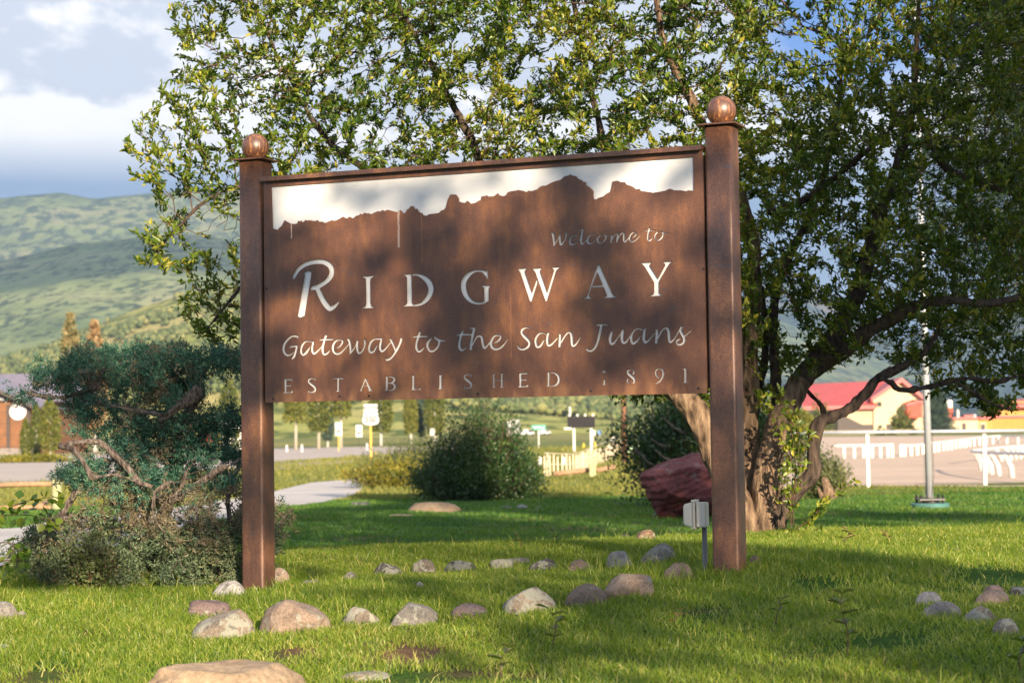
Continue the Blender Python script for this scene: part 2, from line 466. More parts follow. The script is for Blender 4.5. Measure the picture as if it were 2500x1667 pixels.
def asphalt(name, c, streak=True):
    def fn(t, b, out):
        g = t.add('ShaderNodeNewGeometry').outputs['Position']
        n = t.noise(g, 1.2, 5, .6); f = t.noise(g, 60, 3, .7); l = t.noise(t.map(g, (.03, .35, 1)), 1.0, 4, .6)
        k = t.math('ADD', t.math('MULTIPLY', n, .4), t.math('MULTIPLY', l, .6))
        col = t.ramp(k, [(.35, tuple(q * .78 for q in c)), (.65, tuple(q * 1.18 for q in c))])
        col = t.mix(1.0, col, t.ramp(f, [(.3, .8), (.7, 1.2)]), 'MULTIPLY')
        t.l.new(col, b.inputs['Base Color']); b.inputs['Roughness'].default_value = .85
        t.l.new(t.bump(f, .4, .01), b.inputs['Normal'])
    return material(name, fn)
m_asphalt = asphalt('worn_asphalt', (.42, .36, .32))
m_concrete = asphalt('concrete_path', (.46, .43, .41))
m_dirt = asphalt('raked_track_dirt', (.54, .40, .30))
m_gravel = asphalt('roadside_gravel', (.36, .30, .23))
m_paint = plain('road_paint', (.65, .64, .60), .7, 0, .1)

m_whitepaint = plain('white_paint', (.64, .63, .61), .5, 0, .05)
m_pipe = plain('galvanised_pipe', (.36, .38, .42), .45, .4, .12)
m_pole = plain('silver_pole_paint', (.50, .53, .58), .4, .3, .08)
m_teal = plain('teal_painted_concrete', (.06, .17, .16), .7, 0, .25)
m_wood = plain('weathered_wood', (.34, .21, .12), .85, 0, .35, 14, .4)
m_post_wood = plain('pale_treated_post', (.36, .36, .20), .85, 0, .15, 9, .3)
m_picket = plain('cream_pickets', (.62, .52, .40), .8, 0, .18, 5)
m_pole_wood = plain('utility_pole_wood', (.20, .10, .06), .85, 0, .3, 6)
m_cream = plain('cream_stucco', (.60, .49, .32), .85, 0, .06, 1)
m_tan = plain('tan_and_shaded_cream', (.50, .40, .26), .85, 0, .08, 1)  # tan finish, also cream stucco with shade put into the colour
m_redroof = plain('red_metal_roof', (.45, .075, .07), .45, .1, .10, .6)
m_redwall = plain('red_siding', (.50, .08, .035), .7, 0, .08, 1)
m_orange = plain('orange_siding', (.52, .26, .06), .75, 0, .08, 1)
m_brownwood = plain('orange_brown_timber', (.19, .082, .032), .7, 0, .2, 2)
m_purpleroof = plain('grey_violet_metal_roof', (.22, .19, .235), .4, .2, .08, 1)
m_glass = plain('dark_window_glass', (.04, .045, .05), .15, 0, .1)
m_trimdark = plain('dark_trim', (.055, .04, .035), .6, 0, .1)
m_stone = plain('stone_base', (.20, .18, .17), .9, 0, .4, 3)
m_box = plain('pale_junction_box_plastic', (.66, .62, .54), .45, 0, .04, 4)
m_conduit = plain('grey_conduit', (.14, .14, .14), .5, .2, .1)
m_signwhite = plain('white_sign_sheet', (.60, .60, .61), .4, 0, .03)
m_signblack = plain('black_sign_print', (.02, .02, .02), .5)
m_signgreen = plain('green_sign_sheet', (.03, .32, .24), .4, 0, .05)
m_signpost = plain('yellow_sign_post', (.72, .44, .06), .6, 0, .06)
m_led = plain('dark_display_cells', (.012, .012, .015), .9, 0, .15)
m_blue = plain('blue_sign_sheet', (.08, .22, .50), .4)
m_carwhite = plain('white_car_paint', (.75, .75, .74), .25, 0, .02)
m_carred = plain('red_car_paint', (.55, .04, .02), .25, 0, .02)
m_tyre = plain('tyre_rubber', (.02, .02, .02), .8)
m_greenbox = plain('pale_green_cabinet', (.30, .42, .28), .6, 0, .06)
m_yellow = plain('yellow_marker_paint', (.78, .55, .05), .6)

# ------------------------------------------------------------------ ground, roads, path
def grid_mesh(name, xs, ys, zf):
    X, Y = np.meshgrid(xs, ys); Z = zf(X, Y)
    v = np.stack([X.ravel(), Y.ravel(), Z.ravel()], 1)
    nx, ny = len(xs), len(ys)
    i, j = np.meshgrid(np.arange(nx - 1), np.arange(ny - 1)); a = (j * nx + i).ravel()
    f = np.stack([a, a + 1, a + nx + 1, a + nx], 1)
    return np_mesh(name, v, f)

ys = np.concatenate([np.linspace(-60, 0, 20), np.linspace(.25, 20, 130), np.linspace(20.5, 60, 100), np.geomspace(62, 10500, 60)])
xs = np.concatenate([-np.geomspace(8000, 12, 50), np.linspace(-11.8, 11.8, 150), np.geomspace(12, 8000, 50)])
g = link('ground', grid_mesh('ground', xs, ys, hgt), m_ground, smooth=True); tagc(g, kind='structure')

def sheet(name, poly, mat, lift=.006, step=1.0):
    """flat sheet that follows the ground inside a polygon (list of xy)"""
    bm = bmesh.new()
    vs = [bm.verts.new((p[0], p[1], 0)) for p in poly]
    bm.faces.new(vs)
    x0 = min(p[0] for p in poly); x1 = max(p[0] for p in poly); y0 = min(p[1] for p in poly); y1 = max(p[1] for p in poly)
    def cuts(a, b, ax):
        s_ = a + step
        while s_ < b:
            no = (1, 0, 0) if ax == 0 else (0, 1, 0); co = (s_, 0, 0) if ax == 0 else (0, s_, 0)
            bmesh.ops.bisect_plane(bm, geom=bm.verts[:] + bm.edges[:] + bm.faces[:], plane_co=co, plane_no=no)
            s_ += step
    cuts(y0, y1, 1)
    if x1 - x0 < 60: cuts(x0, x1, 0)
    for v in bm.verts: v.co.z = hz(v.co.x, v.co.y) + lift
    bmesh.ops.recalc_face_normals(bm, faces=bm.faces)
    for f in bm.faces:
        if f.normal.z < 0: f.normal_flip()
    me = bpy.data.meshes.new(name); bm.to_mesh(me); bm.free()
    o = link(name, me, mat, smooth=True); tagc(o, kind='structure'); return o

def gp(lst): return [(G(*q).x, G(*q).y) for q in lst]
# road (wide junction), its gravel shoulder, the concrete path, the racetrack dirt
road_poly = gp([(-500, 1190), (60, 1181), (420, 1162), (690, 1128), (900, 1112), (1120, 1100), (1120, 1092), (900, 1092), (680, 1095), (420, 1104), (150, 1113), (-500, 1122)])
sheet('gravel_shoulder', gp([(-500, 1200), (60, 1186), (420, 1172), (700, 1146), (930, 1120), (1160, 1104), (1160, 1090), (900, 1090), (680, 1093), (-500, 1119)]), m_gravel, .02, 4.0)
sheet('road', road_poly, m_asphalt, .03, 4.0)
path_poly = gp([(-300, 1412), (0, 1396), (300, 1330), (680, 1237), (790, 1229), (846, 1219), (882, 1200), (905, 1178), (860, 1172), (760, 1180), (680, 1199), (300, 1262), (0, 1296), (-300, 1310)])
sheet('concrete_path', path_poly, m_concrete, .035, 1.0)
dirt_poly = gp([(1880, 1196), (1960, 1186), (2100, 1187), (2300, 1188), (2700, 1194), (3300, 1200), (3300, 1062), (2500, 1062), (2000, 1066), (1850, 1072)])
sheet('racetrack', dirt_poly, m_dirt, .02, 6.0)
def line_on(name, a, b, w, mat=m_paint, lift=.036):
    a = G(*a); b = G(*b); d = (b - a).normalized(); n = Vector((-d.y, d.x, 0)) * w / 2
    sheet(name, [(a.x - n.x, a.y - n.y), (b.x - n.x, b.y - n.y), (b.x + n.x, b.y + n.y), (a.x + n.x, a.y + n.y)], mat, lift, 3)
line_on('road_marking', (640, 1128), (1000, 1105), .35)
line_on('road_marking', (-60, 1150), (420, 1140), .25)

# ------------------------------------------------------------------ hills and mountains
def hill_mat(name, stops, tscale, tree, tdens, tcol):
    def fn(t, b, out):
        g = t.add('ShaderNodeNewGeometry').outputs['Position']
        n = t.noise(t.map(g, (tscale, tscale, tscale * 2)), 1.0, 7, .6, .5)
        c = t.ramp(n, stops)
        f = t.noise(t.map(g, (tree, tree * .6, tree * 1.4)), 1.0, 3, .7)
        k = t.noise(t.map(g, (tscale * 2.7,) * 3, (9, 2, 5)), 1.0, 4, .6)
        m = t.math('MULTIPLY', t.ramp(f, [(.46, 0.0), (.56, 1.0)]), t.ramp(k, [(.5 - tdens * .3, 0.0), (.62 - tdens * .3, 1.0)]))
        c = t.mix(m, c, tcol)
        t.l.new(c, b.inputs['Base Color']); b.inputs['Roughness'].default_value = 1.0
        b.inputs['Specular IOR Level'].default_value = 0.0
    return material(name, fn)
m_hill_near = hill_mat('juniper_hillside', [(.32, (.20, .24, .06)), (.5, (.34, .34, .11)), (.7, (.46, .36, .18))], .006, .075, .6, (.11, .14, .045))
m_hill_mid = hill_mat('sagebrush_slope', [(.30, (.14, .19, .08)), (.5, (.26, .30, .13)), (.72, (.42, .38, .22))], .0045, .06, .35, (.06, .085, .045))
m_hill_far = hill_mat('forested_ridge', [(.30, (.12, .16, .08)), (.50, (.19, .23, .10)), (.72, (.29, .26, .17))], .0030, .030, .6, (.06, .085, .055))
m_mtn = hill_mat('blue_mountain', [(.32, (.035, .06, .045)), (.5, (.06, .09, .055)), (.66, (.20, .15, .13))], .0022, .02, .9, (.020, .036, .030))

def ridge(name, prof, d0, d1, mat, rough=.06, base=-1.5, nx=220, ny=46, power=1.25, seed=0.0):
    pxs = np.array([p[0] for p in prof], float); pys = np.array([p[1] for p in prof], float)
    X = np.linspace(pxs[0], pxs[-1], nx); crest = np.interp(X, pxs, pys)
    v = []
    for j in range(ny + 8):
        t = j / (ny - 1)
        for i in range(nx):
            tt = min(t, 1)
            d = d0 + (d1 - d0) * (t if t <= 1 else 1 + (t - 1) * 1.0)
            pc = P(X[i], crest[i], d1)
            x = (X[i] - CX) / F * d
            zz = (pc.z - base) * (tt ** power) + base
            n = mnoise.fractal(Vector((x / (d1 * .16) + seed, d / (d1 * .16), seed)), 1.0, 2.1, 6)
            zz += n * (pc.z - base) * rough * math.sin(math.pi * min(tt, 1) * .93 + .07) * 2
            zz += n * (pc.z - base) * rough * .25
            if t > 1: zz -= (t - 1) * (pc.z - base) * 2.2
            v.append((x, d, zz))
    v = np.array(v); i, j = np.meshgrid(np.arange(nx - 1), np.arange(ny + 7)); a = (j * nx + i).ravel()
    me = np_mesh(name, v, np.stack([a, a + 1, a + nx + 1, a + nx], 1))
    o = link(name, me, mat, smooth=True); tagc(o, kind='structure'); return v.reshape(ny + 8, nx, 3)
ridge('far_ridge', [(-1500, 520), (-300, 500), (0, 486), (90, 476), (150, 473), (230, 491), (330, 480), (450, 462), (620, 450), (900, 470), (1300, 560), (1700, 700), (2200, 900), (2600, 1030)],
      2900, 4600, m_hill_far, .05, seed=1.3)
ridge('middle_ridge', [(-1500, 760), (-300, 690), (0, 640), (180, 600), (330, 583), (480, 570), (700, 600), (1000, 680), (1400, 800), (1800, 930), (2100, 1020)],
      1500, 3000, m_hill_mid, .04, seed=4.1, power=1.1)
near_v = ridge('near_hillside', [(-1500, 930), (-300, 905), (0, 880), (150, 830), (330, 752), (450, 715), (620, 700), (900, 760), (1200, 860), (1500, 930), (1800, 1000), (2100, 1035)],
      520, 1300, m_hill_near, .06, seed=7.7, power=1.15)
ridge('right_mountain', [(1500, 1000), (1700, 760), (1850, 700), (1960, 690), (2100, 760), (2200, 850), (2330, 800), (2500, 740), (2800, 620), (3400, 560)],
      4200, 5800, m_mtn, .06, seed=11.0)
ridge('right_foothill', [(1700, 1040), (1900, 1000), (2130, 935), (2260, 925), (2450, 965), (2600, 985), (3400, 940)],
      2300, 3800, m_mtn, .07, seed=15.0)

# scattered trees on the near hillside: one mass nobody could count
def blob_tree_mass(name, pts, sizes, mat):
    base = np.array([(0, 0, 1.0), (.5, 0, .55), (.15, .48, .65), (-.4, .3, .5), (-.4, -.3, .6), (.15, -.48, .5), (0, 0, 0)])
    fc = np.array([(0, 1, 2), (0, 2, 3), (0, 3, 4), (0, 4, 5), (0, 5, 1), (6, 2, 1), (6, 3, 2), (6, 4, 3), (6, 5, 4), (6, 1, 5)])
    n = len(pts); ang = RNG.uniform(0, 6.28, n); ca, sa = np.cos(ang), np.sin(ang)
    b = np.repeat(base[None], n, 0) * RNG.uniform(.7, 1.3, (n, 7, 1))
    v = np.empty((n, 7, 3)); v[..., 0] = b[..., 0] * ca[:, None] - b[..., 1] * sa[:, None]; v[..., 1] = b[..., 0] * sa[:, None] + b[..., 1] * ca[:, None]; v[..., 2] = b[..., 2]
    v = v * sizes[:, None, None] + pts[:, None, :]
    f = (fc[None] + (np.arange(n) * 7)[:, None, None]).reshape(-1, 3)
    me = np_mesh(name, v.reshape(-1, 3), f, {'tint': np.repeat(RNG.uniform(0, 1, n), 7)})
    o = link(name, me, mat); tagc(o, kind='stuff', label='scattered junipers and pinyons covering the sunlit hillside', cat='woods'); return o
def scatter_on(vg, n, r0, r1):
    ny, nx, _ = vg.shape
    fi = RNG.uniform(r0, r1, n) * (ny - 2); fj = RNG.uniform(0, nx - 1.01, n); i = fi.astype(int); j = fj.astype(int)
    a, b_ = fi - i, fj - j
    p = (vg[i, j] * ((1 - a) * (1 - b_))[:, None] + vg[i + 1, j] * (a * (1 - b_))[:, None] + vg[i, j + 1] * ((1 - a) * b_)[:, None] + vg[i + 1, j + 1] * (a * b_)[:, None])
    return p
m_hilltree = leaf_mat('hill_juniper', (.07, .10, .03), (.13, .165, .05), (.24, .24, .08), .1, .8)
pp = scatter_on(near_v, 17000, 0.14, .86)
kn = np.array([mnoise.noise(Vector((p[0] / 70, p[1] / 70, 0))) for p in pp])
pp = pp[kn > -.22 + RNG.uniform(-.3, .3, len(pp))]
blob_tree_mass('hillside_woods', pp, RNG.uniform(2.2, 5.2, len(pp)), m_hilltree)

# air between here and the mountains
hb = MB().quad_box((0, 5200, 402.5), (19600, 10800, 815)).build('haze', None)
def haze_mat():
    m = bpy.data.materials.new('haze'); m.use_nodes = True; t = NT(m.node_tree); t.n.clear()
    out = t.add('ShaderNodeOutputMaterial'); v = t.add('ShaderNodeVolumePrincipled')
    v.inputs['Density'].default_value = 1.25e-4; v.inputs['Color'].default_value = (.50, .72, 1, 1); v.inputs['Anisotropy'].default_value = .2
    t.l.new(v.outputs[0], out.inputs['Volume']); return m
hb.data.materials.append(haze_mat()); tagc(hb, kind='stuff')
# a cloud behind the viewer whose shadow lies across the hills
def cloud_obj():
    bm = bmesh.new(); bmesh.ops.create_icosphere(bm, subdivisions=5, radius=1.0)
    for v in bm.verts:
        n = mnoise.fractal(v.co * 2.2 + Vector((5, 1, 2)), 1, 2, 4); v.co *= 1 + .35 * n
        v.co = Vector((v.co.x * 1500, v.co.y * 330, v.co.z * (60 if v.co.z > 0 else 30)))
    me = bpy.data.meshes.new('cloud'); bm.to_mesh(me); bm.free()
    o = link('cloud', me, plain('cloud_white', (.85, .85, .86), 1.0, 0, .02), None, True)
    tgt = P(150, 625, 2750); k = (1700 - tgt.z) / SD.z; o.location = tgt + SD * k; o.rotation_euler = (0, 0, math.radians(8))
    tagc(o, 'long flat cloud behind the viewer shading the middle of the hills', 'cloud')
cloud_obj()

# ------------------------------------------------------------------ the town sign
SX, SY, SZ, TH = -1.3159, 10.0393, ZE + 0.1571, -0.3935
PW, PH = 2.44, 1.177
ct, st = math.cos(TH), math.sin(TH)
def panel_uv(px, py):
    v = RX * (px - CX) + UX * (CY - py) + FW * F
    n = Vector((-st, ct, 0)); o = Vector((SX, SY, SZ))
    k = (o - EYE).dot(n) / v.dot(n); q = EYE + v * k - o
    return (q.x * ct + q.y * st, q.z)

def ribbon(pts, conv):
    """smooth stroke of varying width -> closed outline"""
    pts = catmull(pts, 5)
    p = np.array([(*conv(q[0], q[1]), 0) for q in pts]); w = []
    for q in pts:
        a = conv(q[0], q[1]); b_ = conv(q[0] + 10, q[1]); w.append(max(q[2], 5) / 10 * math.hypot(a[0] - b_[0], a[1] - b_[1]) / 2)
    w = np.array(w)
    d = np.gradient(p[:, :2], axis=0); d /= np.linalg.norm(d, axis=1)[:, None] + 1e-12
    n = np.stack([-d[:, 1], d[:, 0]], 1)
    L = p[:, :2] + n * w[:, None]; R = p[:, :2] - n * w[:, None]
    return L, R

REG = {'A': (680, 790, 7.35), 'B': (980, 780, 7.35), 'C': (1250, 780, 9.8), 'D': (1420, 780, 8.4), 'E': (1330, 540, 7.35),
       'R': (690, 620, 5.88), 'G': (1110, 620, 8.4), 'Y': (1400, 620, 8.4), 'S': (680, 900, 6.533), 'T': (1030, 890, 6.533), 'U': (1380, 880, 7.35)}
STROKES = {
'A': [[(335,262,10),(345,232,28),(300,220,30),(230,232,26),(150,300,34),(100,380,42),(88,460,44),(110,530,38),(160,565,28),(215,555,20),(265,520,12),(285,480,8)],
 [(195,435,8),(225,412,22),(275,405,24),(340,397,24)],[(330,392,34),(312,480,36),(290,560,38),(262,610,34),(235,638,10)],
 [(625,335,20),(560,318,16),(490,320,20),(430,380,34),(408,450,36),(410,520,44),(445,560,28),(495,520,40),(545,450,24),(572,405,8)],
 [(635,312,14),(620,350,34),(605,430,40),(610,500,44),(640,535,34),(690,500,26),(740,450,18),(790,390,14)],
 [(862,200,44),(838,250,36),(815,330,38),(795,420,42),(792,490,44),(815,545,36),(860,540,28),(900,505,20),(928,465,8)],[(730,298,6),(780,285,24),(870,283,24),(960,280,22),(1005,272,6)],
 [(1035,432,12),(1090,415,20),(1140,350,30),(1150,305,28),(1110,292,18),(1050,297,22),(1000,345,34),(975,420,44),(985,490,40),(1030,535,36),(1100,530,30),(1160,480,24),(1220,415,18),(1262,362,14)],
 [(1235,275,26),(1258,290,40),(1278,350,40),(1290,440,40),(1290,500,36),(1278,545,8)],[(1282,545,6),(1330,480,20),(1378,405,14),(1400,340,14)],
 [(1418,298,36),(1410,380,42),(1414,470,42),(1438,528,30),(1490,505,26),(1535,430,28),(1548,360,36),(1545,305,34),(1515,283,10)],
 [(1850,268,22),(1790,272,26),(1730,272,22),(1665,320,34),(1630,400,42),(1625,470,42),(1650,515,34),(1705,500,30),(1750,430,22),(1775,370,8)],
 [(1852,255,26),(1838,320,36),(1822,400,44),(1828,460,46),(1860,495,34),(1910,460,26),(1960,400,18),(2025,325,14)],
 [(1985,280,14),(2015,290,36),(2050,360,36),(2080,430,36),(2098,485,30)],[(2205,248,36),(2200,290,44),(2165,390,36),(2110,490,36),(2060,570,28),(2000,630,30),(1945,645,36),(1920,632,24)]],
'B': [[(345,215,34),(320,260,40),(290,350,40),(268,440,42),(272,520,44),(300,570,32),(350,560,28),(395,520,18),(418,485,6)],[(200,322,6),(245,305,26),(350,300,24),(440,300,24),(498,290,6)],
 [(548,328,20),(500,375,36),(465,440,44),(480,520,38),(525,568,30),(590,555,30),(650,490,34),(675,420,40),(668,375,34),(625,345,36),(580,305,30)],[(650,355,30),(700,375,26),(760,382,20),(820,370,6)],
 [(1098,200,44),(1075,260,44),(1050,340,42),(1035,420,44),(1038,500,46),(1075,548,30),(1125,530,30),(1165,490,20),(1185,455,6)],[(965,295,6),(1010,275,26),(1100,268,26),(1200,268,26),(1275,268,22)],
 [(1215,152,22),(1295,150,24)],[(1305,140,46),(1285,240,46),(1260,350,44),(1245,450,46),(1238,545,52)],[(1250,490,20),(1290,420,24),(1340,330,28),(1385,295,30),(1430,305,44),(1448,370,46),(1462,450,46),(1485,510,38),(1530,480,28),(1592,405,20)],
 [(1655,415,12),(1710,400,22),(1765,350,30),(1785,300,28),(1740,283,24),(1680,290,28),(1630,350,40),(1605,430,50),(1630,500,46),(1690,530,34),(1770,510,30),(1840,450,22),(1890,380,14),(1925,325,6)]],
'C': [[(445,235,10),(448,205,24),(390,190,22),(310,200,34),(240,250,50),(235,330,58),(300,410,66),(370,480,66),(415,550,60),(400,630,52),(330,690,42),(250,712,40),(180,690,44),(145,640,34),(155,600,12)],
 [(825,352,30),(740,320,26),(660,335,34),(600,400,44),(565,490,56),(575,590,60),(600,650,50),(670,640,44),(730,560,44),(785,465,12)],[(900,305,14),(865,350,54),(848,440,60),(845,540,64),(875,620,52),(950,590,42),(1020,520,30),(1105,425,22)],
 [(1150,335,60),(1150,430,60),(1145,540,60),(1138,660,58)],[(1170,560,16),(1210,490,36),(1270,390,36),(1340,315,36),(1400,320,56),(1425,400,66),(1432,500,66),(1440,590,62),(1465,630,44),(1530,590,38),(1600,490,26),(1680,360,6)]],
'D': [[(280,118,8),(340,112,30),(430,100,26),(500,108,24),(535,125,10)],[(400,106,52),(385,200,52),(360,330,52),(330,450,48),(285,560,44),(220,630,36),(160,640,36),(105,610,38),(92,590,26)],
 [(618,235,48),(595,330,54),(580,420,56),(600,490,46),(650,490,40),(710,420,30),(770,330,22),(808,280,16)],[(845,195,48),(830,290,60),(825,400,58),(850,475,44),(910,460,38),(970,380,28),(1018,305,24)],
 [(1245,217,24),(1180,190,26),(1110,200,28),(1055,260,34),(1020,340,44),(1020,430,50),(1050,490,44),(1110,460,40),(1165,400,34),(1215,305,8)],[(1325,175,12),(1290,210,46),(1275,300,56),(1270,400,56),(1300,465,44),(1370,430,36),(1430,360,26),(1510,270,20)],
 [(1540,200,50),(1540,300,52),(1530,400,50),(1525,490,50)],[(1555,400,14),(1590,330,30),(1640,240,30),(1700,180,30),(1750,180,46),(1780,250,56),(1790,350,56),(1800,440,46),(1830,460,36),(1890,410,30),(1950,320,24),(2012,205,24)],
 [(2050,140,40),(2028,190,44),(2030,240,52),(2070,320,54),(2105,400,54),(2090,470,44),(2030,510,38),(1965,500,36),(1955,440,34),(2010,395,26),(2045,385,8)],[(2045,150,30),(2078,160,24),(2062,190,8)],[(2080,355,20),(2150,310,18),(2220,250,14),(2275,205,6)]],
'E': [[(118,198,14),(140,225,38),(158,310,38),(165,390,32),(158,448,10)],[(162,448,6),(205,372,20),(250,290,14),(268,240,14)],[(268,228,32),(268,300,36),(275,380,40),(290,425,26),(340,370,24),(375,290,28),(380,225,34),(362,200,14)],
 [(485,348,8),(530,325,14),(568,280,20),(560,258,18),(510,258,18),(465,300,28),(445,360,34),(460,410,28),(510,420,20),(570,380,16),(645,300,12)],
 [(615,155,18),(670,150,20)],[(675,145,30),(665,220,36),(650,310,38),(650,380,38),(675,410,26),(720,370,20),(790,290,12)],
 [(880,262,14),(890,240,18),(840,240,18),(785,280,26),(762,350,36),(785,400,26),(840,400,18),(900,345,14),(955,285,12)],
 [(1020,240,14),(975,275,20),(945,335,30),(960,380,24),(1005,395,14),(1060,360,22),(1095,300,30),(1090,270,24),(1030,225,14)],[(1060,245,18),(1100,262,14),(1150,270,12),(1200,253,10)],
 [(1205,240,30),(1195,310,34),(1188,390,26)],[(1200,340,10),(1240,270,16),(1280,230,18),(1310,225,26),(1305,300,34),(1290,380,28)],[(1300,340,10),(1345,260,16),(1385,215,18),(1415,215,28),(1418,290,36),(1420,350,32),(1440,372,20),(1490,320,14),(1540,250,10)],
 [(1560,295,8),(1610,275,16),(1645,225,22),(1630,200,20),(1585,205,18),(1540,250,26),(1520,310,34),(1540,355,26),(1590,365,18),(1650,325,14),(1700,270,10),(1735,225,4)],
 [(1890,112,26),(1870,160,28),(1855,230,30),(1850,310,32),(1870,350,24),(1910,330,22),(1948,290,6)],[(1795,185,6),(1830,170,18),(1900,168,18),(1970,160,14),(2000,152,6)],
 [(2040,185,20),(2000,220,22),(1978,270,28),(1990,320,24),(2030,345,16),(2090,310,24),(2125,250,28),(2115,210,22),(2070,160,16)],[(2100,195,20),(2150,210,16),(2190,210,12),(2230,198,5)]],
'R': [[(155,360,20),(165,320,44),(230,220,50),(330,150,52),(450,115,56),(560,112,58),(650,145,66),(700,210,72),(700,290,70),(660,360,62),(590,420,56),(500,470,56),(430,490,56),(412,520,14)],
 [(490,485,60),(530,570,70),(580,670,72),(640,750,76),(680,785,60),(740,755,48),(790,705,24),(815,675,6)],
 [(1863,298,24),(1930,298,26),(2010,330,50),(2090,400,72),(2125,490,78),(2110,580,70),(2060,660,56),(1990,715,36),(1905,735,24)]],
'G': [[(650,375,30),(560,350,36),(470,345,34),(370,370,50),(260,450,90),(190,560,104),(178,690,110),(210,810,100),(280,920,76),(380,990,48),(490,1015,36),(590,1000,34),(655,965,40)]],
'Y': [],
'S': [[(585,200,6),(575,165,16),(535,152,14),(495,165,20),(478,200,26),(505,235,32),(550,270,34),(585,310,32),(580,350,26),(545,372,16),(500,368,16),(475,345,10)],
 [(1758,128,14),(1800,128,16),(1845,155,30),(1840,195,28),(1800,222,16),(1736,228,12)],[(1736,228,12),(1810,232,18),(1850,265,32),(1848,310,30),(1810,338,18),(1758,342,12)]],
'T': [[(785,202,6),(775,167,16),(735,154,14),(695,167,20),(678,202,26),(705,237,32),(750,272,34),(785,312,32),(780,352,26),(745,374,16),(700,370,16),(675,347,10)],
 [(2052,125,14),(2110,130,20),(2165,170,34),(2185,230,38),(2170,290,34),(2120,332,20),(2030,341,14)]],
'U': [[(1180,160,12),(1125,185,28),(1130,230,40),(1185,280,44),(1235,330,40),(1240,380,32),(1210,410,12)],[(1172,160,12),(1230,175,22),(1235,210,30),(1212,250,14)],[(1140,310,12),(1118,350,26),(1125,390,26),(1175,422,10)],
 [(1700,300,14),(1655,290,26),(1628,240,32),(1632,180,22),(1680,145,14),(1740,165,30),(1760,230,34),(1745,300,28),(1700,370,20),(1620,415,8)]]}
POLYS = {
'R': [[(305,262),(370,240),(412,262),(405,330),(318,885),(250,915),(218,893),(300,400),(315,300)],
 [(1135,318),(1200,320),(1315,308),(1310,322),(1265,345),(1258,400),(1262,700),(1275,750),(1318,768),(1316,774),(1141,778),(1143,770),(1190,752),(1200,700),(1195,400),(1190,350),(1138,328)],
 [(1720,290),(1785,292),(1848,284),(1858,700),(1875,724),(1930,726),(1930,745),(1800,750),(1727,754),(1727,747),(1775,728),(1787,700),(1783,340),(1765,312),(1722,298)]],
'G': [[(640,352),(670,338),(690,520),(680,525),(630,450),(560,370),(560,335)],[(525,650),(560,640),(765,650),(710,675),(698,720),(697,965),(640,990),(605,960),(605,720),(590,680)],
 [(1265,300),(1490,290),(1455,320),(1440,350),(1450,400),(1590,800),(1570,975),(1545,975),(1350,390),(1310,325)],[(1545,975),(1580,975),(1710,570),(1690,500),(1586,800)],
 [(1570,300),(1800,285),(1760,320),(1755,370),(1905,800),(1890,972),(1865,972),(1660,390),(1625,330)],[(1865,972),(1893,972),(2090,330),(2160,275),(2150,262),(1965,275),(2030,310),(2035,345),(1896,810)]],
'Y': [[(500,215),(515,215),(490,370),(318,820),(320,880),(388,912),(200,920),(262,880),(285,830),(480,270)],[(503,200),(520,215),(545,262),(790,810),(825,862),(880,885),(618,906),(618,895),(680,868),(678,830),(488,375),(495,230)],[(385,650),(640,638),(645,672),(380,685)],
 [(1350,180),(1620,172),(1570,205),(1560,240),(1735,515),(1755,560),(1755,780),(1780,830),(1855,850),(1565,868),(1565,858),(1640,830),(1655,780),(1655,580),(1460,260),(1410,205)],[(1825,158),(2055,150),(1985,180),(1945,235),(1753,565),(1700,540),(1735,512),(1880,240),(1875,200)]],
'S': [[(88,162),(128,162),(125,386),(96,386)],[(68,163),(220,158),(232,205),(222,205),(208,178),(90,181)],[(110,263),(190,260),(203,245),(210,290),(195,276),(110,279)],[(70,385),(98,368),(200,366),(232,335),(228,381),(72,390)],
 [(578,148),(590,150),(592,204),(582,204)],[(466,333),(478,340),(486,380),(467,380)],
 [(868,165),(875,145),(1030,143),(1042,172),(1025,165),(960,158),(885,162)],[(935,150),(968,150),(962,345),(990,360),(908,367),(938,345)],
 [(1380,150),(1394,175),(1324,335),(1345,352),(1285,356),(1306,338)],[(1388,134),(1480,330),(1503,350),(1422,356),(1440,338),(1380,165)],[(1355,266),(1435,260),(1438,273),(1350,280)],
 [(1688,122),(1745,118),(1740,335),(1745,345),(1685,350),(1708,330),(1712,135)],
 [(2105,108),(2182,108),(2165,125),(2168,320),(2240,320),(2273,295),(2268,332),(2108,338),(2130,320),(2132,130)]],
'T': [[(255,168),(330,160),(313,180),(315,370),(328,388),(250,391),(277,372),(277,185)],[(778,150),(790,152),(792,206),(782,206)],[(666,335),(678,342),(686,382),(667,382)],
 [(1112,142),(1178,142),(1155,160),(1160,350),(1188,366),(1112,368),(1132,350),(1130,160)],[(1240,140),(1305,140),(1288,160),(1290,350),(1320,366),(1240,366),(1262,350),(1262,160)],[(1150,243),(1270,243),(1270,256),(1150,256)],
 [(1550,132),(1590,132),(1587,356),(1558,356)],[(1530,133),(1692,128),(1704,175),(1694,175),(1680,148),(1552,151)],[(1572,233),(1662,230),(1675,215),(1682,260),(1667,246),(1572,249)],[(1532,355),(1560,338),(1672,336),(1704,305),(1700,351),(1534,360)],
 [(1988,120),(2040,118),(2036,335),(2050,346),(1980,348),(2003,335),(2006,135)]],
'U': [[(655,190),(715,165),(720,215),(690,224)],[(695,250),(712,250),(712,290),(698,290)],[(690,308),(718,345),(720,420),(745,432),(668,436),(686,420)],
 [(2095,158),(2175,125),(2175,385),(2202,396),(2108,398),(2135,385),(2138,160)]]}

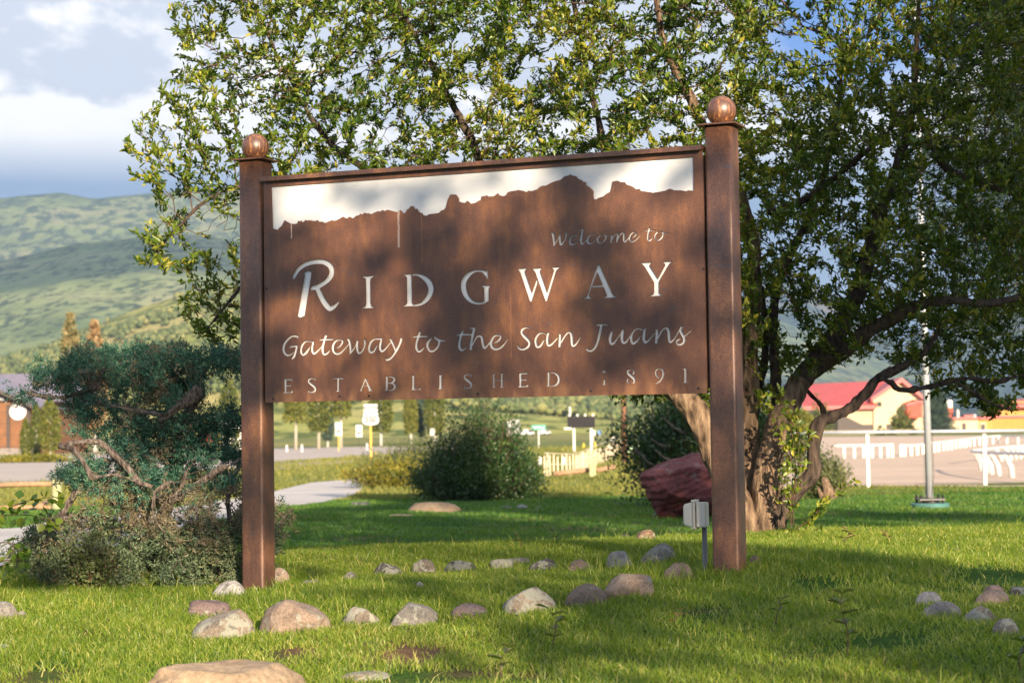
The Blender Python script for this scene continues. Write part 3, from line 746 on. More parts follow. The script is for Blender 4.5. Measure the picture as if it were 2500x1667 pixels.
MOUNT1 = [(347,1170),(385,1180),(400,1160),(415,1150),(440,1103),(455,1112),(488,1130),(520,1133),(540,1130),(548,1108),(565,1112),(575,1105),(582,1120),(598,1112),(605,1100),(620,1106),(640,1103),(665,1108),(690,1110),(700,1100),(715,1115),(745,1115),(762,1125),(795,1112),(820,1102),(830,1108),(850,1105),(880,1090),(905,1075),(935,1090),(958,1075),(985,1088),(1010,1068),(1030,1065),(1045,1050),(1058,1058),(1078,1042),(1095,1050),(1110,1047),(1130,1055),(1160,1040),(1185,1030),(1200,1035),(1220,1022),(1240,1030),(1260,1020),(1300,1030),(1340,1040),(1360,1022),(1375,1030),(1385,1048),(1405,1043),(1415,1018),(1430,1012),(1445,992),(1468,990),(1478,1015),(1495,1012),(1515,1040),(1540,1048),(1545,1062),(1570,1068),(1595,1055),(1640,1050),(1670,1045),(1690,1025),(1710,1020),(1725,1000),(1740,940),(1760,900),(1785,897),(1810,900),(1830,930),(1832,955),(1855,962),(1880,965),(1895,948),(1910,955),(1925,972),(1960,965),(1985,950),(2005,942),(2010,912),(2030,912),(2052,905),(2070,915),(2110,912),(2140,888),(2155,905),(2185,912),(2205,905)]
MOUNT2 = [(260,880),(290,872),(320,868),(345,862),(380,868),(410,880),(425,868),(450,872),(480,862),(495,858),(515,838),(540,828),(565,828),(600,808),(640,792),(680,782),(710,755),(740,748),(760,738),(780,750),(805,752),(820,772),(850,785),(865,800),(882,798),(885,825),(905,835),(930,855),(945,875),(942,905),(948,935),(965,937),(985,925),(1020,915),(1050,890),(1075,880),(1085,850),(1095,795),(1135,788),(1160,800),(1195,800),(1205,818),(1245,830),(1260,838),(1280,855),(1315,855),(1320,870),(1360,875),(1420,885),(1480,875),(1515,868),(1550,852),(1590,865),(1640,865),(1680,872),(1700,865),(1750,868)]

def sign_local(name, mb, mat, parent, **k): return mb.build(name, mat, parent, **k)

sign = empty('town_sign', (SX, SY, SZ), 'large rusted steel town sign with cut-out letters hung between two square posts with ball finials', 'sign', rz=TH)
# plate with true cut-outs
plate_me = MB().prism([(0.002, 0), (PW - .002, 0), (PW - .002, PH), (0.002, PH)], 0.0, 0.003).mesh('sign_plate')
cut = MB()
def add_cut(poly, e=0.0):
    cut.prism(poly, -.02 - e, .03 + e)
ii = 0
for k, lst in STROKES.items():
    ox, oy, s = REG[k]; conv = lambda a, b_: panel_uv(ox + a / s, oy + b_ / s)
    for stx in lst:
        L, R = ribbon(stx, conv)
        ii += 1; e = ii * 1.3e-5
        n0 = len(cut.v); n = len(L)
        for arr in (L, R):
            for y in (-.02 - e, .03 + e):
                cut.v += [(float(q[0]), y, float(q[1])) for q in arr]
        lf, lb, rf, rb = n0, n0 + n, n0 + 2 * n, n0 + 3 * n
        for i in range(n - 1):
            cut.f += [(lf + i, lf + i + 1, rf + i + 1, rf + i), (lb + i, rb + i, rb + i + 1, lb + i + 1),
                      (lf + i, lb + i, lb + i + 1, lf + i + 1), (rf + i, rf + i + 1, rb + i + 1, rb + i)]
        cut.f += [(lf, rf, rb, lb), (lf + n - 1, lb + n - 1, rb + n - 1, rf + n - 1)]
for k, lst in POLYS.items():
    ox, oy, s = REG[k]
    for pl in lst:
        ii += 1; add_cut([panel_uv(ox + a / s, oy + b_ / s) for a, b_ in pl], ii * 1.3e-5)
mt = [panel_uv(560 + a * .3062, 200 + b_ * .3061) for a, b_ in MOUNT1] + [panel_uv(1160 + a * .3062, 200 + b_ * .3061) for a, b_ in MOUNT2]
tl = panel_uv(666.3, 454.7); tr = panel_uv(1694.9, 385.2)
xl, xr, zt_ = .0506, PW - .0506, PH - .0313
mt = [(min(max(a, xl + .0003), xr - .0003), b_) for a, b_ in mt]
add_cut(mt + [(xr, zt_), (xl, zt_)], .0051)
cme = cut.mesh('cutter')
bm = bmesh.new(); bm.from_mesh(cme); bmesh.ops.recalc_face_normals(bm, faces=bm.faces); bmesh.ops.triangulate(bm, faces=bm.faces); bm.to_mesh(cme); bm.free()
po = bpy.data.objects.new('p', plate_me); co = bpy.data.objects.new('c', cme); C.objects.link(po); C.objects.link(co)
bmm = bmesh.new(); bmm.from_mesh(plate_me); bmesh.ops.recalc_face_normals(bmm, faces=bmm.faces); bmm.to_mesh(plate_me); bmm.free()
md = po.modifiers.new('b', 'BOOLEAN'); md.object = co; md.operation = 'DIFFERENCE'; md.solver = 'EXACT'; md.use_self = True
dg = bpy.context.evaluated_depsgraph_get()
res = bpy.data.meshes.new_from_object(po.evaluated_get(dg)); res.name = 'lettered_plate'
bpy.data.objects.remove(po); bpy.data.objects.remove(co)
res.materials.clear()
print('plate polys', len(res.polygons))
link('lettered_plate', res, m_rust_panel, sign)
MB().quad_box((PW / 2, .0108, PH / 2), (PW - .03, .005, PH - .03)).build('white_backing_board', m_white_board, sign)
fr = MB()
fr.quad_box((PW / 2, .020, .006), (PW - .01, .032, .010)); fr.quad_box((.016, .030, PH / 2), (.03, .03, PH - .05)); fr.quad_box((PW - .016, .030, PH / 2), (.03, .03, PH - .05))
fr.build('rear_frame', m_rust, sign)
rail = MB(); rail.quad_box((PW / 2, .002, PH + .011), (PW + .003, .075, .018)); rail.quad_box((PW / 2, -.0335, PH + .0085), (PW + .003, .006, .023))
rail.build('top_rail', m_rust, sign)
for (px, py) in [(667, 973), (829, 967), (901, 966), (1166, 961), (1443, 954), (1705, 948), (650, 704), (1718, 657)]:
    u_, v_ = panel_uv(px, py)
    MB().tube([(u_, -.004, v_), (u_, .002, v_)], .0055, 8).build('screw', m_dark, sign)

def rounded_profile(w, r, seg=5):
    pts = []
    for cx_, cy_, a0 in ((w / 2 - r, w / 2 - r, 0), (-w / 2 + r, w / 2 - r, 90), (-w / 2 + r, -w / 2 + r, 180), (w / 2 - r, -w / 2 + r, 270)):
        for i in range(seg + 1):
            a = math.radians(a0 + 90 * i / seg); pts.append((cx_ + r * math.cos(a), cy_ + r * math.sin(a)))
    return pts
PWID = .1372
def make_post(xc, ztop):
    prof = rounded_profile(PWID, .020, 6); v = []; n = len(prof)
    zs = [-1.35, -.2, .6, ztop]
    for z in zs: v += [(xc + a, -.0127 + PWID / 2 + b_, z) for a, b_ in prof]
    f = [(j * n + i, j * n + (i + 1) % n, (j + 1) * n + (i + 1) % n, (j + 1) * n + i) for j in range(3) for i in range(n)]
    f.append(tuple(range(3 * n, 4 * n)))
    me = bpy.data.meshes.new('post'); me.from_pydata(v, [], f); me.update()
    o = link('post', me, m_rust, sign)
    for p in me.polygons: p.use_smooth = len(p.vertices) == 4
    yc = -.0127 + PWID / 2
    MB().quad_box((xc, yc, ztop + .0035), (.188, .188, .007)).build('cap_plate', m_rust, o)
    bm = bmesh.new(); bmesh.ops.create_uvsphere(bm, u_segments=40, v_segments=24, radius=.0735)
    me = bpy.data.meshes.new('ball'); bm.to_mesh(me); bm.free()
    link('ball', me, m_rust_ball, o, True, (xc, yc, ztop + .007 + .070))
make_post(-.0102 - PWID / 2, 1.2938 + .004)
make_post(PW + .0102 + PWID / 2, 1.2938 - .002)
# the white backing shows through the open mountain skyline only inside the plate

# ------------------------------------------------------------------ junction box on its conduit
jb_c = P(1706, 1256, 9.25)
jb = empty('junction_box', (jb_c.x, jb_c.y, 0), 'pale cream electrical junction box on a grey conduit left of the right sign post', 'electrical box', rz=math.radians(-18))
def local(p): return Vector((0, 0, p))
s_ = 9.25 / F
zc = jb_c.z
w_ = 28 * s_
MB().quad_box((.012, .03, zc), (.048, .075, 60 * s_)).build('housing', m_box, jb, bevel=.004)
MB().quad_box((-.021, .030, zc + .001), (.010, .094, 70 * s_)).build('flange', m_box, jb, bevel=.003)
md_ = MB()
a_, b_ = (.040, 31 * s_), (.027, 25 * s_)
n0 = 0
for (yy, zz_, xx) in ((.040, 31 * s_, -.0268), (.030, 25 * s_, -.078)):
    md_.v += [(xx, .030 - yy, zc - zz_), (xx, .030 + yy, zc - zz_), (xx, .030 + yy, zc + zz_), (xx, .030 - yy, zc + zz_)]
md_.f += [(0, 1, 2, 3), (7, 6, 5, 4), (0, 4, 5, 1), (1, 5, 6, 2), (2, 6, 7, 3), (3, 7, 4, 0)]
md_.build('lid', m_box, jb, bevel=.006)
for dz in (-1, 1):
    for dy in (-.03, .03):
        MB().tube([(-.036, .03 + dy, zc + dz * 33 * s_), (-.012, .03 + dy, zc + dz * 33 * s_)], .006, 8).build('screw', m_box, jb)
MB().tube([(.020, .03, -.6), (.020, .03, zc - 29 * s_)], .013, 12).build('conduit', m_conduit, jb, smooth=True)

# ------------------------------------------------------------------ stones
def make_rock(name, label, cat, mkey, x0, x1, yt, yb, seed, depth=.75, flat=0.0, sharp=.22, sub=4, d=None, group=None, rough=1.0, lean=0.0, zoff=0.0, tot=None):
    xm = (x0 + x1) / 2
    g_ = G(xm, yb) if d is None else P(xm, yb, d)
    dd = g_.y; s = dd / F
    w = (x1 - x0) * s; yc_ = g_.y + w * depth * .38
    h = max(P(xm, yt, yc_).z - (hz(g_.x, yc_) if zoff == 0 else g_.z), .02)
    bm = bmesh.new(); bmesh.ops.create_icosphere(bm, subdivisions=sub, radius=1.0)
    rr = random.Random(seed); off = Vector((rr.uniform(-50, 50), rr.uniform(-50, 50), rr.uniform(-50, 50)))
    planes = [(Vector((rr.gauss(0, 1), rr.gauss(0, 1), abs(rr.gauss(0, .8)))).normalized(), rr.uniform(.62, .93)) for _ in range(7)]
    for v in bm.verts:
        p = v.co.copy()
        n1 = mnoise.fractal(p * 1.1 + off, 1.0, 2.0, 3)
        p *= 1 + sharp * n1
        for pn, pd in planes:
            e = p.dot(pn) - pd
            if e > 0: p -= pn * e * (.75 * rough if sharp > .15 else .45)
        n2 = mnoise.fractal(p * 4.5 + off, .8, 2.1, 4)
        p *= 1 + .035 * n2 * rough
        if flat: p.z = math.copysign(abs(p.z) ** (1 - .0) * 1, p.z) if p.z < 0 else min(p.z, 1 - flat * .5 + .10 * n1)
        p.x += lean * p.z
        v.co = p
    xs_ = [v.co.x for v in bm.verts]; zs_ = [v.co.z for v in bm.verts]
    a = (max(xs_) - min(xs_)); mz = max(zs_); xc = (max(xs_) + min(xs_)) / 2
    dp = w * depth
    below = max(.35 * h, .03)
    for v in bm.verts:
        v.co.x = (v.co.x - xc) / a * w
        v.co.y = v.co.y / 2 * dp
        v.co.z = v.co.z / mz * h if v.co.z > 0 else v.co.z * below
        # lower, outward
    me = bpy.data.meshes.new(name); bm.to_mesh(me); bm.free()
    o = link(name, me, m_rk[mkey], None, True)
    gz = hz(g_.x, g_.y + dp * .35)
    o.location = (P(xm, yb, yc_).x, yc_, hz(g_.x, yc_))
    tagc(o, label, cat, group)
    return o
ROCKS = []
def st_(label, mk, bx, by, tx, ty, **k):
    if 1340 < ty < 1425: by -= 7
    ROCKS.append((bx, tx, by, ty))
    return make_rock('stone', label, 'stone', mk, bx, tx, by, ty, len(ROCKS) * 17 + 3, **k)
st_('largest pale tan domed boulder in the front row right of the left sign post', 'tan', 630, 1460, 812, 1546, depth=.8)
st_('long lichen-spotted tan stone at the left end of the front row', 'lichen', 458, 1486, 624, 1558, lean=.25)
st_('low purple slab of rock behind the lichen-spotted long stone', 'purple', 452, 1461, 566, 1508, flat=.7, depth=.9)
st_('pale grey domed stone just left of the left sign post', 'white', 515, 1416, 606, 1462, sharp=.10)
st_('smooth pink stone tucked behind the left sign post', 'pink', 660, 1384, 709, 1428, sharp=.10)
st_('small flat grey stone in the grass right of the left post', 'grey', 737, 1414, 785, 1431, flat=.4)
st_('small grey speckled stone left of the dark mottled stones', 'grey', 829, 1402, 876, 1420)
st_('dark mottled stone at the start of the back row', 'dark', 905, 1380, 990, 1406)
st_('pale speckled round stone between two dark stones in the back row', 'lichen', 1006, 1370, 1070, 1400)
st_('long dark stone with a pale lichen patch in the back row', 'dark', 1080, 1373, 1170, 1397)
st_('pale lichened stone left of the flat blue-grey one', 'lichen', 1195, 1370, 1254, 1390)
st_('flat blue-grey slab in the middle of the back row', 'grey', 1232, 1368, 1297, 1379, flat=.7)
st_('dark low stone with white lichen in the middle of the back row', 'dark', 1290, 1368, 1370, 1394)
st_('brown low stone at the right end of the dark ones', 'orange', 1385, 1371, 1447, 1397)
st_('rounded grey and white boulder behind the grass tuft', 'white', 1478, 1351, 1552, 1390, sharp=.12)
st_('large speckled boulder furthest back before the junction box', 'grey', 1552, 1331, 1652, 1376, lean=.3)
st_('blocky pale cream rock below the junction box', 'tan', 1617, 1379, 1695, 1418, rough=1.3)
st_('big two-humped tan boulder under the grass tuft', 'tan', 1469, 1398, 1604, 1463, rough=1.2)
st_('smooth round brown boulder with orange stains', 'orange', 1377, 1423, 1488, 1481, sharp=.07)
st_('large grey boulder with white lichen dots in the middle of the front row', 'lichen', 1227, 1431, 1364, 1500, sharp=.18)
st_('low smooth mauve-grey stone in the front row', 'purple', 1100, 1471, 1197, 1508, sharp=.06)
st_('long grey ridged stone in the front row', 'grey', 945, 1470, 1070, 1526, lean=.35)
st_('dark lichened stone right of the largest boulder', 'lichen', 827, 1479, 929, 1526)
st_('small pale pebble in the grass between the two rows', 'white', 1015, 1419, 1038, 1437)
st_('small half-buried rock just right of the right sign post', 'purple', 1828, 1362, 1864, 1380, flat=.3)
st_('small rough red-brown rock with black specks behind the stone row', 'rubble', 1496, 1301, 1546, 1322, rough=1.5)
st_('rough red-brown rock with black top behind the stone row', 'rubble', 1544, 1292, 1616, 1324, rough=1.5)
st_('low grey pebble on the shaded lawn below the central shrub, left one', 'grey', 1219, 1234, 1254, 1242, sub=3)
st_('low pale pebble on the shaded lawn below the central shrub, middle one', 'white', 1258, 1231, 1291, 1242, sub=3)
st_('low grey pebble on the shaded lawn, right one of the three', 'grey', 1303, 1235, 1325, 1241, sub=3)
st_('small pale pebble on the lawn in front of the red boulder', 'white', 1590, 1251, 1618, 1260, sub=3)
st_('grey stone half hidden behind the junction box', 'grey', 1648, 1246, 1700, 1262, sub=3)
st_('long flat orange-tan slab below the central shrub', 'slab', 989, 1224, 1128, 1252, flat=.7, depth=.6)
st_('thin pale slab level with the lawn below the central shrub', 'slab', 930, 1255, 1020, 1264, flat=.8, sub=3)
st_('dark flat slab at the corner of the concrete path', 'dark', 849, 1225, 906, 1237, flat=.8, sub=3)
st_('pale round boulder at the left of the right-hand pile', 'white', 2235, 1443, 2299, 1476, sharp=.1)
st_('flat tan stone behind the round boulder of the right-hand pile', 'tan', 2289, 1453, 2354, 1478, flat=.4, d=9.9)
st_('dark grey low stone at the front of the right-hand pile', 'grey', 2249, 1467, 2347, 1508, sharp=.1)
st_('brown stone with white lichen in the right-hand pile', 'lichen', 2347, 1478, 2437, 1521, sharp=.12)
st_('smooth pink-tan oval stone in the right-hand pile', 'pink', 2375, 1439, 2465, 1477, sharp=.07, lean=.2)
st_('smooth round grey boulder at the right edge of the pile', 'grey', 2421, 1508, 2492, 1551, sharp=.05)
st_('low purple-brown stone behind the right-hand pile', 'purple', 2398, 1427, 2458, 1452, flat=.3)
st_('flat grey slate at the right picture edge', 'dark', 2466, 1432, 2540, 1458, flat=.8)
st_('grey boulder at the left picture edge', 'grey', -40, 1467, 46, 1513, sharp=.1)
st_('small pale flat stone at the lower left picture edge', 'white', -30, 1572, 31, 1590, flat=.5)
st_('small grey stone beside the boulder at the left picture edge', 'grey', 38, 1490, 71, 1507)
# the two flat rocks cut by the lower picture edge
o = make_rock('flat_rock', 'big flat tan sandstone rock cut by the lower picture edge', 'rock', 'slab', 320, 775, 1612, 1760, 901, flat=.6, depth=.75, sharp=.20, sub=5, d=6.55)
o = make_rock('flat_rock', 'dark lichened flat rock at the lower picture edge', 'rock', 'lichen', 826, 968, 1655, 1690, 913, flat=.6, depth=.7, d=6.9)
# the red boulder
def red_boulder():
    bm = bmesh.new(); d0 = 27.0
    for (a, b_, dz) in [(1556, 1165, 0), (1564, 1150, .1), (1600, 1134, .1), (1650, 1117, .15), (1690, 1108, .2), (1725, 1104, .25), (1790, 1112, .3), (1840, 1150, .2), (1870, 1200, .1), (1855, 1262, 0), (1740, 1266, -.1), (1660, 1264, -.1), (1606, 1258, 0), (1582, 1215, 0), (1568, 1188, 0),
                       (1592, 1160, -.35), (1690, 1140, -.45), (1790, 1160, -.35), (1640, 1206, -.55), (1740, 1230, -.5), (1600, 1196, -.35), (1830, 1230, -.3), (1640, 1150, .9), (1760, 1140, 1.0), (1830, 1250, .8), (1620, 1255, .8)]:
        bm.verts.new(P(a, b_, d0 + dz))
    r_ = bmesh.ops.convex_hull(bm, input=bm.verts[:])
    bmesh.ops.delete(bm, geom=[v for v in bm.verts if not v.link_faces], context='VERTS')
    bmesh.ops.triangulate(bm, faces=bm.faces[:])
    for _ in range(4): bmesh.ops.subdivide_edges(bm, edges=bm.edges[:], cuts=1, use_grid_fill=True)
    bmesh.ops.recalc_face_normals(bm, faces=bm.faces); bm.normal_update()
    for v in bm.verts:
        p = v.co; str_ = p.z * 9 - p.x * 3.2 + mnoise.noise(p * 2) * 1.6
        n = mnoise.fractal(p * 3, .9, 2.1, 5) * .05 + (abs((str_ % 1) - .5) - .25) * .035 + mnoise.noise(Vector((p.x * 1.5, p.y, p.z * 9))) * .03
        v.co = p + v.normal * n
    me = bpy.data.meshes.new('boulder'); bm.to_mesh(me); bm.free()
    o = link('boulder', me, m_rk['red']); tagc(o, 'large dark red layered sandstone boulder behind the right sign post', 'boulder')
red_boulder()

# ------------------------------------------------------------------ foliage tools
def rand_unit(n):
    v = RNG.normal(size=(n, 3)); return v / np.linalg.norm(v, axis=1)[:, None]
def norm(v): return v / (np.linalg.norm(v, axis=-1, keepdims=True) + 1e-9)

LEAF_V = np.array([(0, 0, 0), (-.5, .40, .10), (0, .42, -.06), (.5, .40, .10), (-.34, .72, .05), (.34, .72, .05), (0, 1.0, -.16)])  # x width, y length, z curl
LEAF_F = np.array([(0, 2, 1), (0, 3, 2), (1, 2, 4), (2, 3, 5), (2, 6, 4), (2, 5, 6)])
LEAF_V2 = np.array([(0, 0, 0), (-.5, .45, .08), (.5, .45, .08), (0, 1.0, -.12)])
LEAF_F2 = np.array([(0, 2, 1), (1, 2, 3)])
def leaves(pts, dirs, L, Wd, simple=False, up=None, curl=1.0):
    """leaf blades at pts pointing along dirs"""
    n = len(pts); V, Fc = (LEAF_V2, LEAF_F2) if simple else (LEAF_V, LEAF_F)
    dirs = norm(dirs)
    if up is None: up = rand_unit(n)
    side = norm(np.cross(dirs, up)); nor = np.cross(side, dirs)
    L = np.broadcast_to(L, (n,)); Wd = np.broadcast_to(Wd, (n,))
    v = (pts[:, None, :] + side[:, None, :] * (V[None, :, 0:1] * Wd[:, None, None]) + dirs[:, None, :] * (V[None, :, 1:2] * L[:, None, None])
         + nor[:, None, :] * (V[None, :, 2:3] * curl * L[:, None, None]))
    f = Fc[None] + (np.arange(n) * len(V))[:, None, None]
    return v.reshape(-1, 3), f.reshape(-1, 3), len(V)
def blades(pts, dirs, L, Wd, bend=.3):
    """grass blades: base width, bent tip; 3 tris"""
    n = len(pts); dirs = norm(dirs); L = np.broadcast_to(L, (n,)); Wd = np.broadcast_to(Wd, (n,))
    h = RNG.uniform(0, 6.28, n); side = np.stack([np.cos(h), np.sin(h), np.zeros(n)], 1)
    lean = np.stack([dirs[:, 0], dirs[:, 1], np.zeros(n)], 1)
    mid = pts + dirs * (L * .55)[:, None]; tip = pts + dirs * L[:, None] + lean * (L * bend)[:, None] - np.array([0, 0, 1])[None] * (L * bend * .25)[:, None]
    a = pts - side * (Wd / 2)[:, None]; b = pts + side * (Wd / 2)[:, None]
    c = mid - side * (Wd * .36)[:, None]; d = mid + side * (Wd * .36)[:, None]
    v = np.stack([a, b, c, d, tip], 1).reshape(-1, 3)
    f = np.array([(0, 1, 3), (0, 3, 2), (2, 3, 4)])[None] + (np.arange(n) * 5)[:, None, None]
    return v, f.reshape(-1, 3), 5
def leaf_obj(name, vf, tint, mat, parent=None, stuff=True):
    v, f, k = vf
    o = link(name, np_mesh(name, v, f, {'tint': np.repeat(tint, k)}), mat, parent)
    if stuff: o['kind'] = 'stuff'
    return o

def grow(attr, seeds, seed_par, step=.1, di=.6, dk=.16, iters=60, wob=.15, pull=(0, 0, 0)):
    """space colonisation; seeds (n,3) with parent indices; returns nodes, parents"""
    nodes = [tuple(p) for p in seeds]; par = list(seed_par)
    A = np.array(attr, np.float32)
    S = np.array(seeds, np.float32)
    best = np.full(len(A), 1e9, np.float32); bi = np.zeros(len(A), int)
    def upd(newp, i0):
        nonlocal best, bi
        for c0 in range(0, len(newp), 400):
            blk = newp[c0:c0 + 400]
            d = ((A[:, None, :] - blk[None]) ** 2).sum(2); j = d.argmin(1); dm = d[np.arange(len(A)), j]
            m = dm < best; best[m] = dm[m]; bi[m] = i0 + c0 + j[m]
    upd(S, 0); pull = np.array(pull)
    for it in range(iters):
        m = best < di * di
        if not m.any(): break
        idx = bi[m]; N = np.array(nodes, np.float32)
        dv = norm(A[m] - N[idx])
        acc = np.zeros((len(nodes), 3), np.float32); np.add.at(acc, idx, dv)
        u = np.unique(idx)
        dirn = norm(norm(acc[u]) + RNG.normal(size=(len(u), 3)) * wob + pull)
        newp = (N[u] + dirn * step).astype(np.float32)
        i0 = len(nodes); nodes += [tuple(p) for p in newp]; par += list(u)
        upd(newp, i0)
        keep = best > dk * dk
        A = A[keep]; best = best[keep]; bi = bi[keep]
        if len(A) == 0: break
    return np.array(nodes, np.float32), np.array(par, int)

def radii_of(nodes, par, tip=.0025, ex=2.4, fixed=None):
    n = len(nodes); r = np.zeros(n); ch = np.zeros(n, int)
    for i in range(n - 1, -1, -1):
        if ch[i] == 0: r[i] = tip ** ex
        if par[i] >= 0: r[par[i]] += r[i]; ch[par[i]] += 1
    return r ** (1 / ex), ch
def edge_tubes(nodes, par, rad, sides=4, skip=0, rmax=.03):
    i = np.arange(len(nodes)); m = (par >= 0) & (i >= skip); c = i[m]; p = par[m]
    a = nodes[p]; b = nodes[c]; d = norm(b - a)
    ref = np.where(np.abs(d[:, 2:3]) > .9, np.array([[1., 0, 0]]), np.array([[0, 0, 1.]]))
    u = norm(np.cross(d, ref)); w = np.cross(d, u)
    r1 = np.minimum(rad[c], rmax); r0 = np.minimum(np.minimum(rad[p], r1 * 1.15), rmax)
    ang = np.arange(sides) * 2 * np.pi / sides
    ring = u[:, None, :] * np.cos(ang)[None, :, None] + w[:, None, :] * np.sin(ang)[None, :, None]
    v = np.concatenate([a[:, None] + ring * r0[:, None, None], b[:, None] + ring * r1[:, None, None]], 1)
    k = np.arange(sides); q = np.stack([k, (k + 1) % sides, (k + 1) % sides + sides, k + sides], 1)
    f = q[None] + (np.arange(len(c)) * 2 * sides)[:, None, None]
    return v.reshape(-1, 3), f.reshape(-1, 4)

def limb_mesh(name, limbs, mat, parent, sides=12, wob=.12):
    mb = MB()
    for pts, rad in limbs:
        cp = catmull([(*p, r) for p, r in zip(pts, rad)], 14 if sides > 12 else 6)
        P3 = []; R3 = []
        for i, q in enumerate(cp):
            nn = mnoise.noise(Vector(q[:3]) * 5)
            P3.append(Vector(q[:3]) + Vector((mnoise.noise(Vector(q[:3]) * 3 + Vector((9, 0, 0))), 0, nn)) * q[3] * .5)
            R3.append(q[3] * (1 + wob * nn))
        mb.tube(P3, R3, sides)
    # knobbly surface
    o = mb.build(name, mat, parent, smooth=True)
    for v in o.data.vertices:
        n = mnoise.fractal(Vector((v.co.x * 22, v.co.y * 22, v.co.z * 6)), 1, 2, 3)
        v.co += v.normal * n * .013
    return o

def inpoly(px, py, poly):
    px = np.asarray(px); py = np.asarray(py); ins = np.zeros(px.shape, bool); n = len(poly); j = n - 1
    for i in range(n):
        xi, yi = poly[i]; xj, yj = poly[j]
        c = ((yi > py) != (yj > py)) & (px < (xj - xi) * (py - yi) / ((yj - yi) + 1e-9) + xi)
        ins ^= c; j = i
    return ins
def PV(px, py, d):
    """vectorised P"""
    px = np.asarray(px, float); py = np.asarray(py, float); d = np.asarray(d, float)
    v = np.array(RX)[None] * (px - CX)[:, None] + np.array(UX)[None] * (CY - py)[:, None] + np.array(FW)[None] * F
    return np.array(EYE)[None] + v * (d / v[:, 1])[:, None]

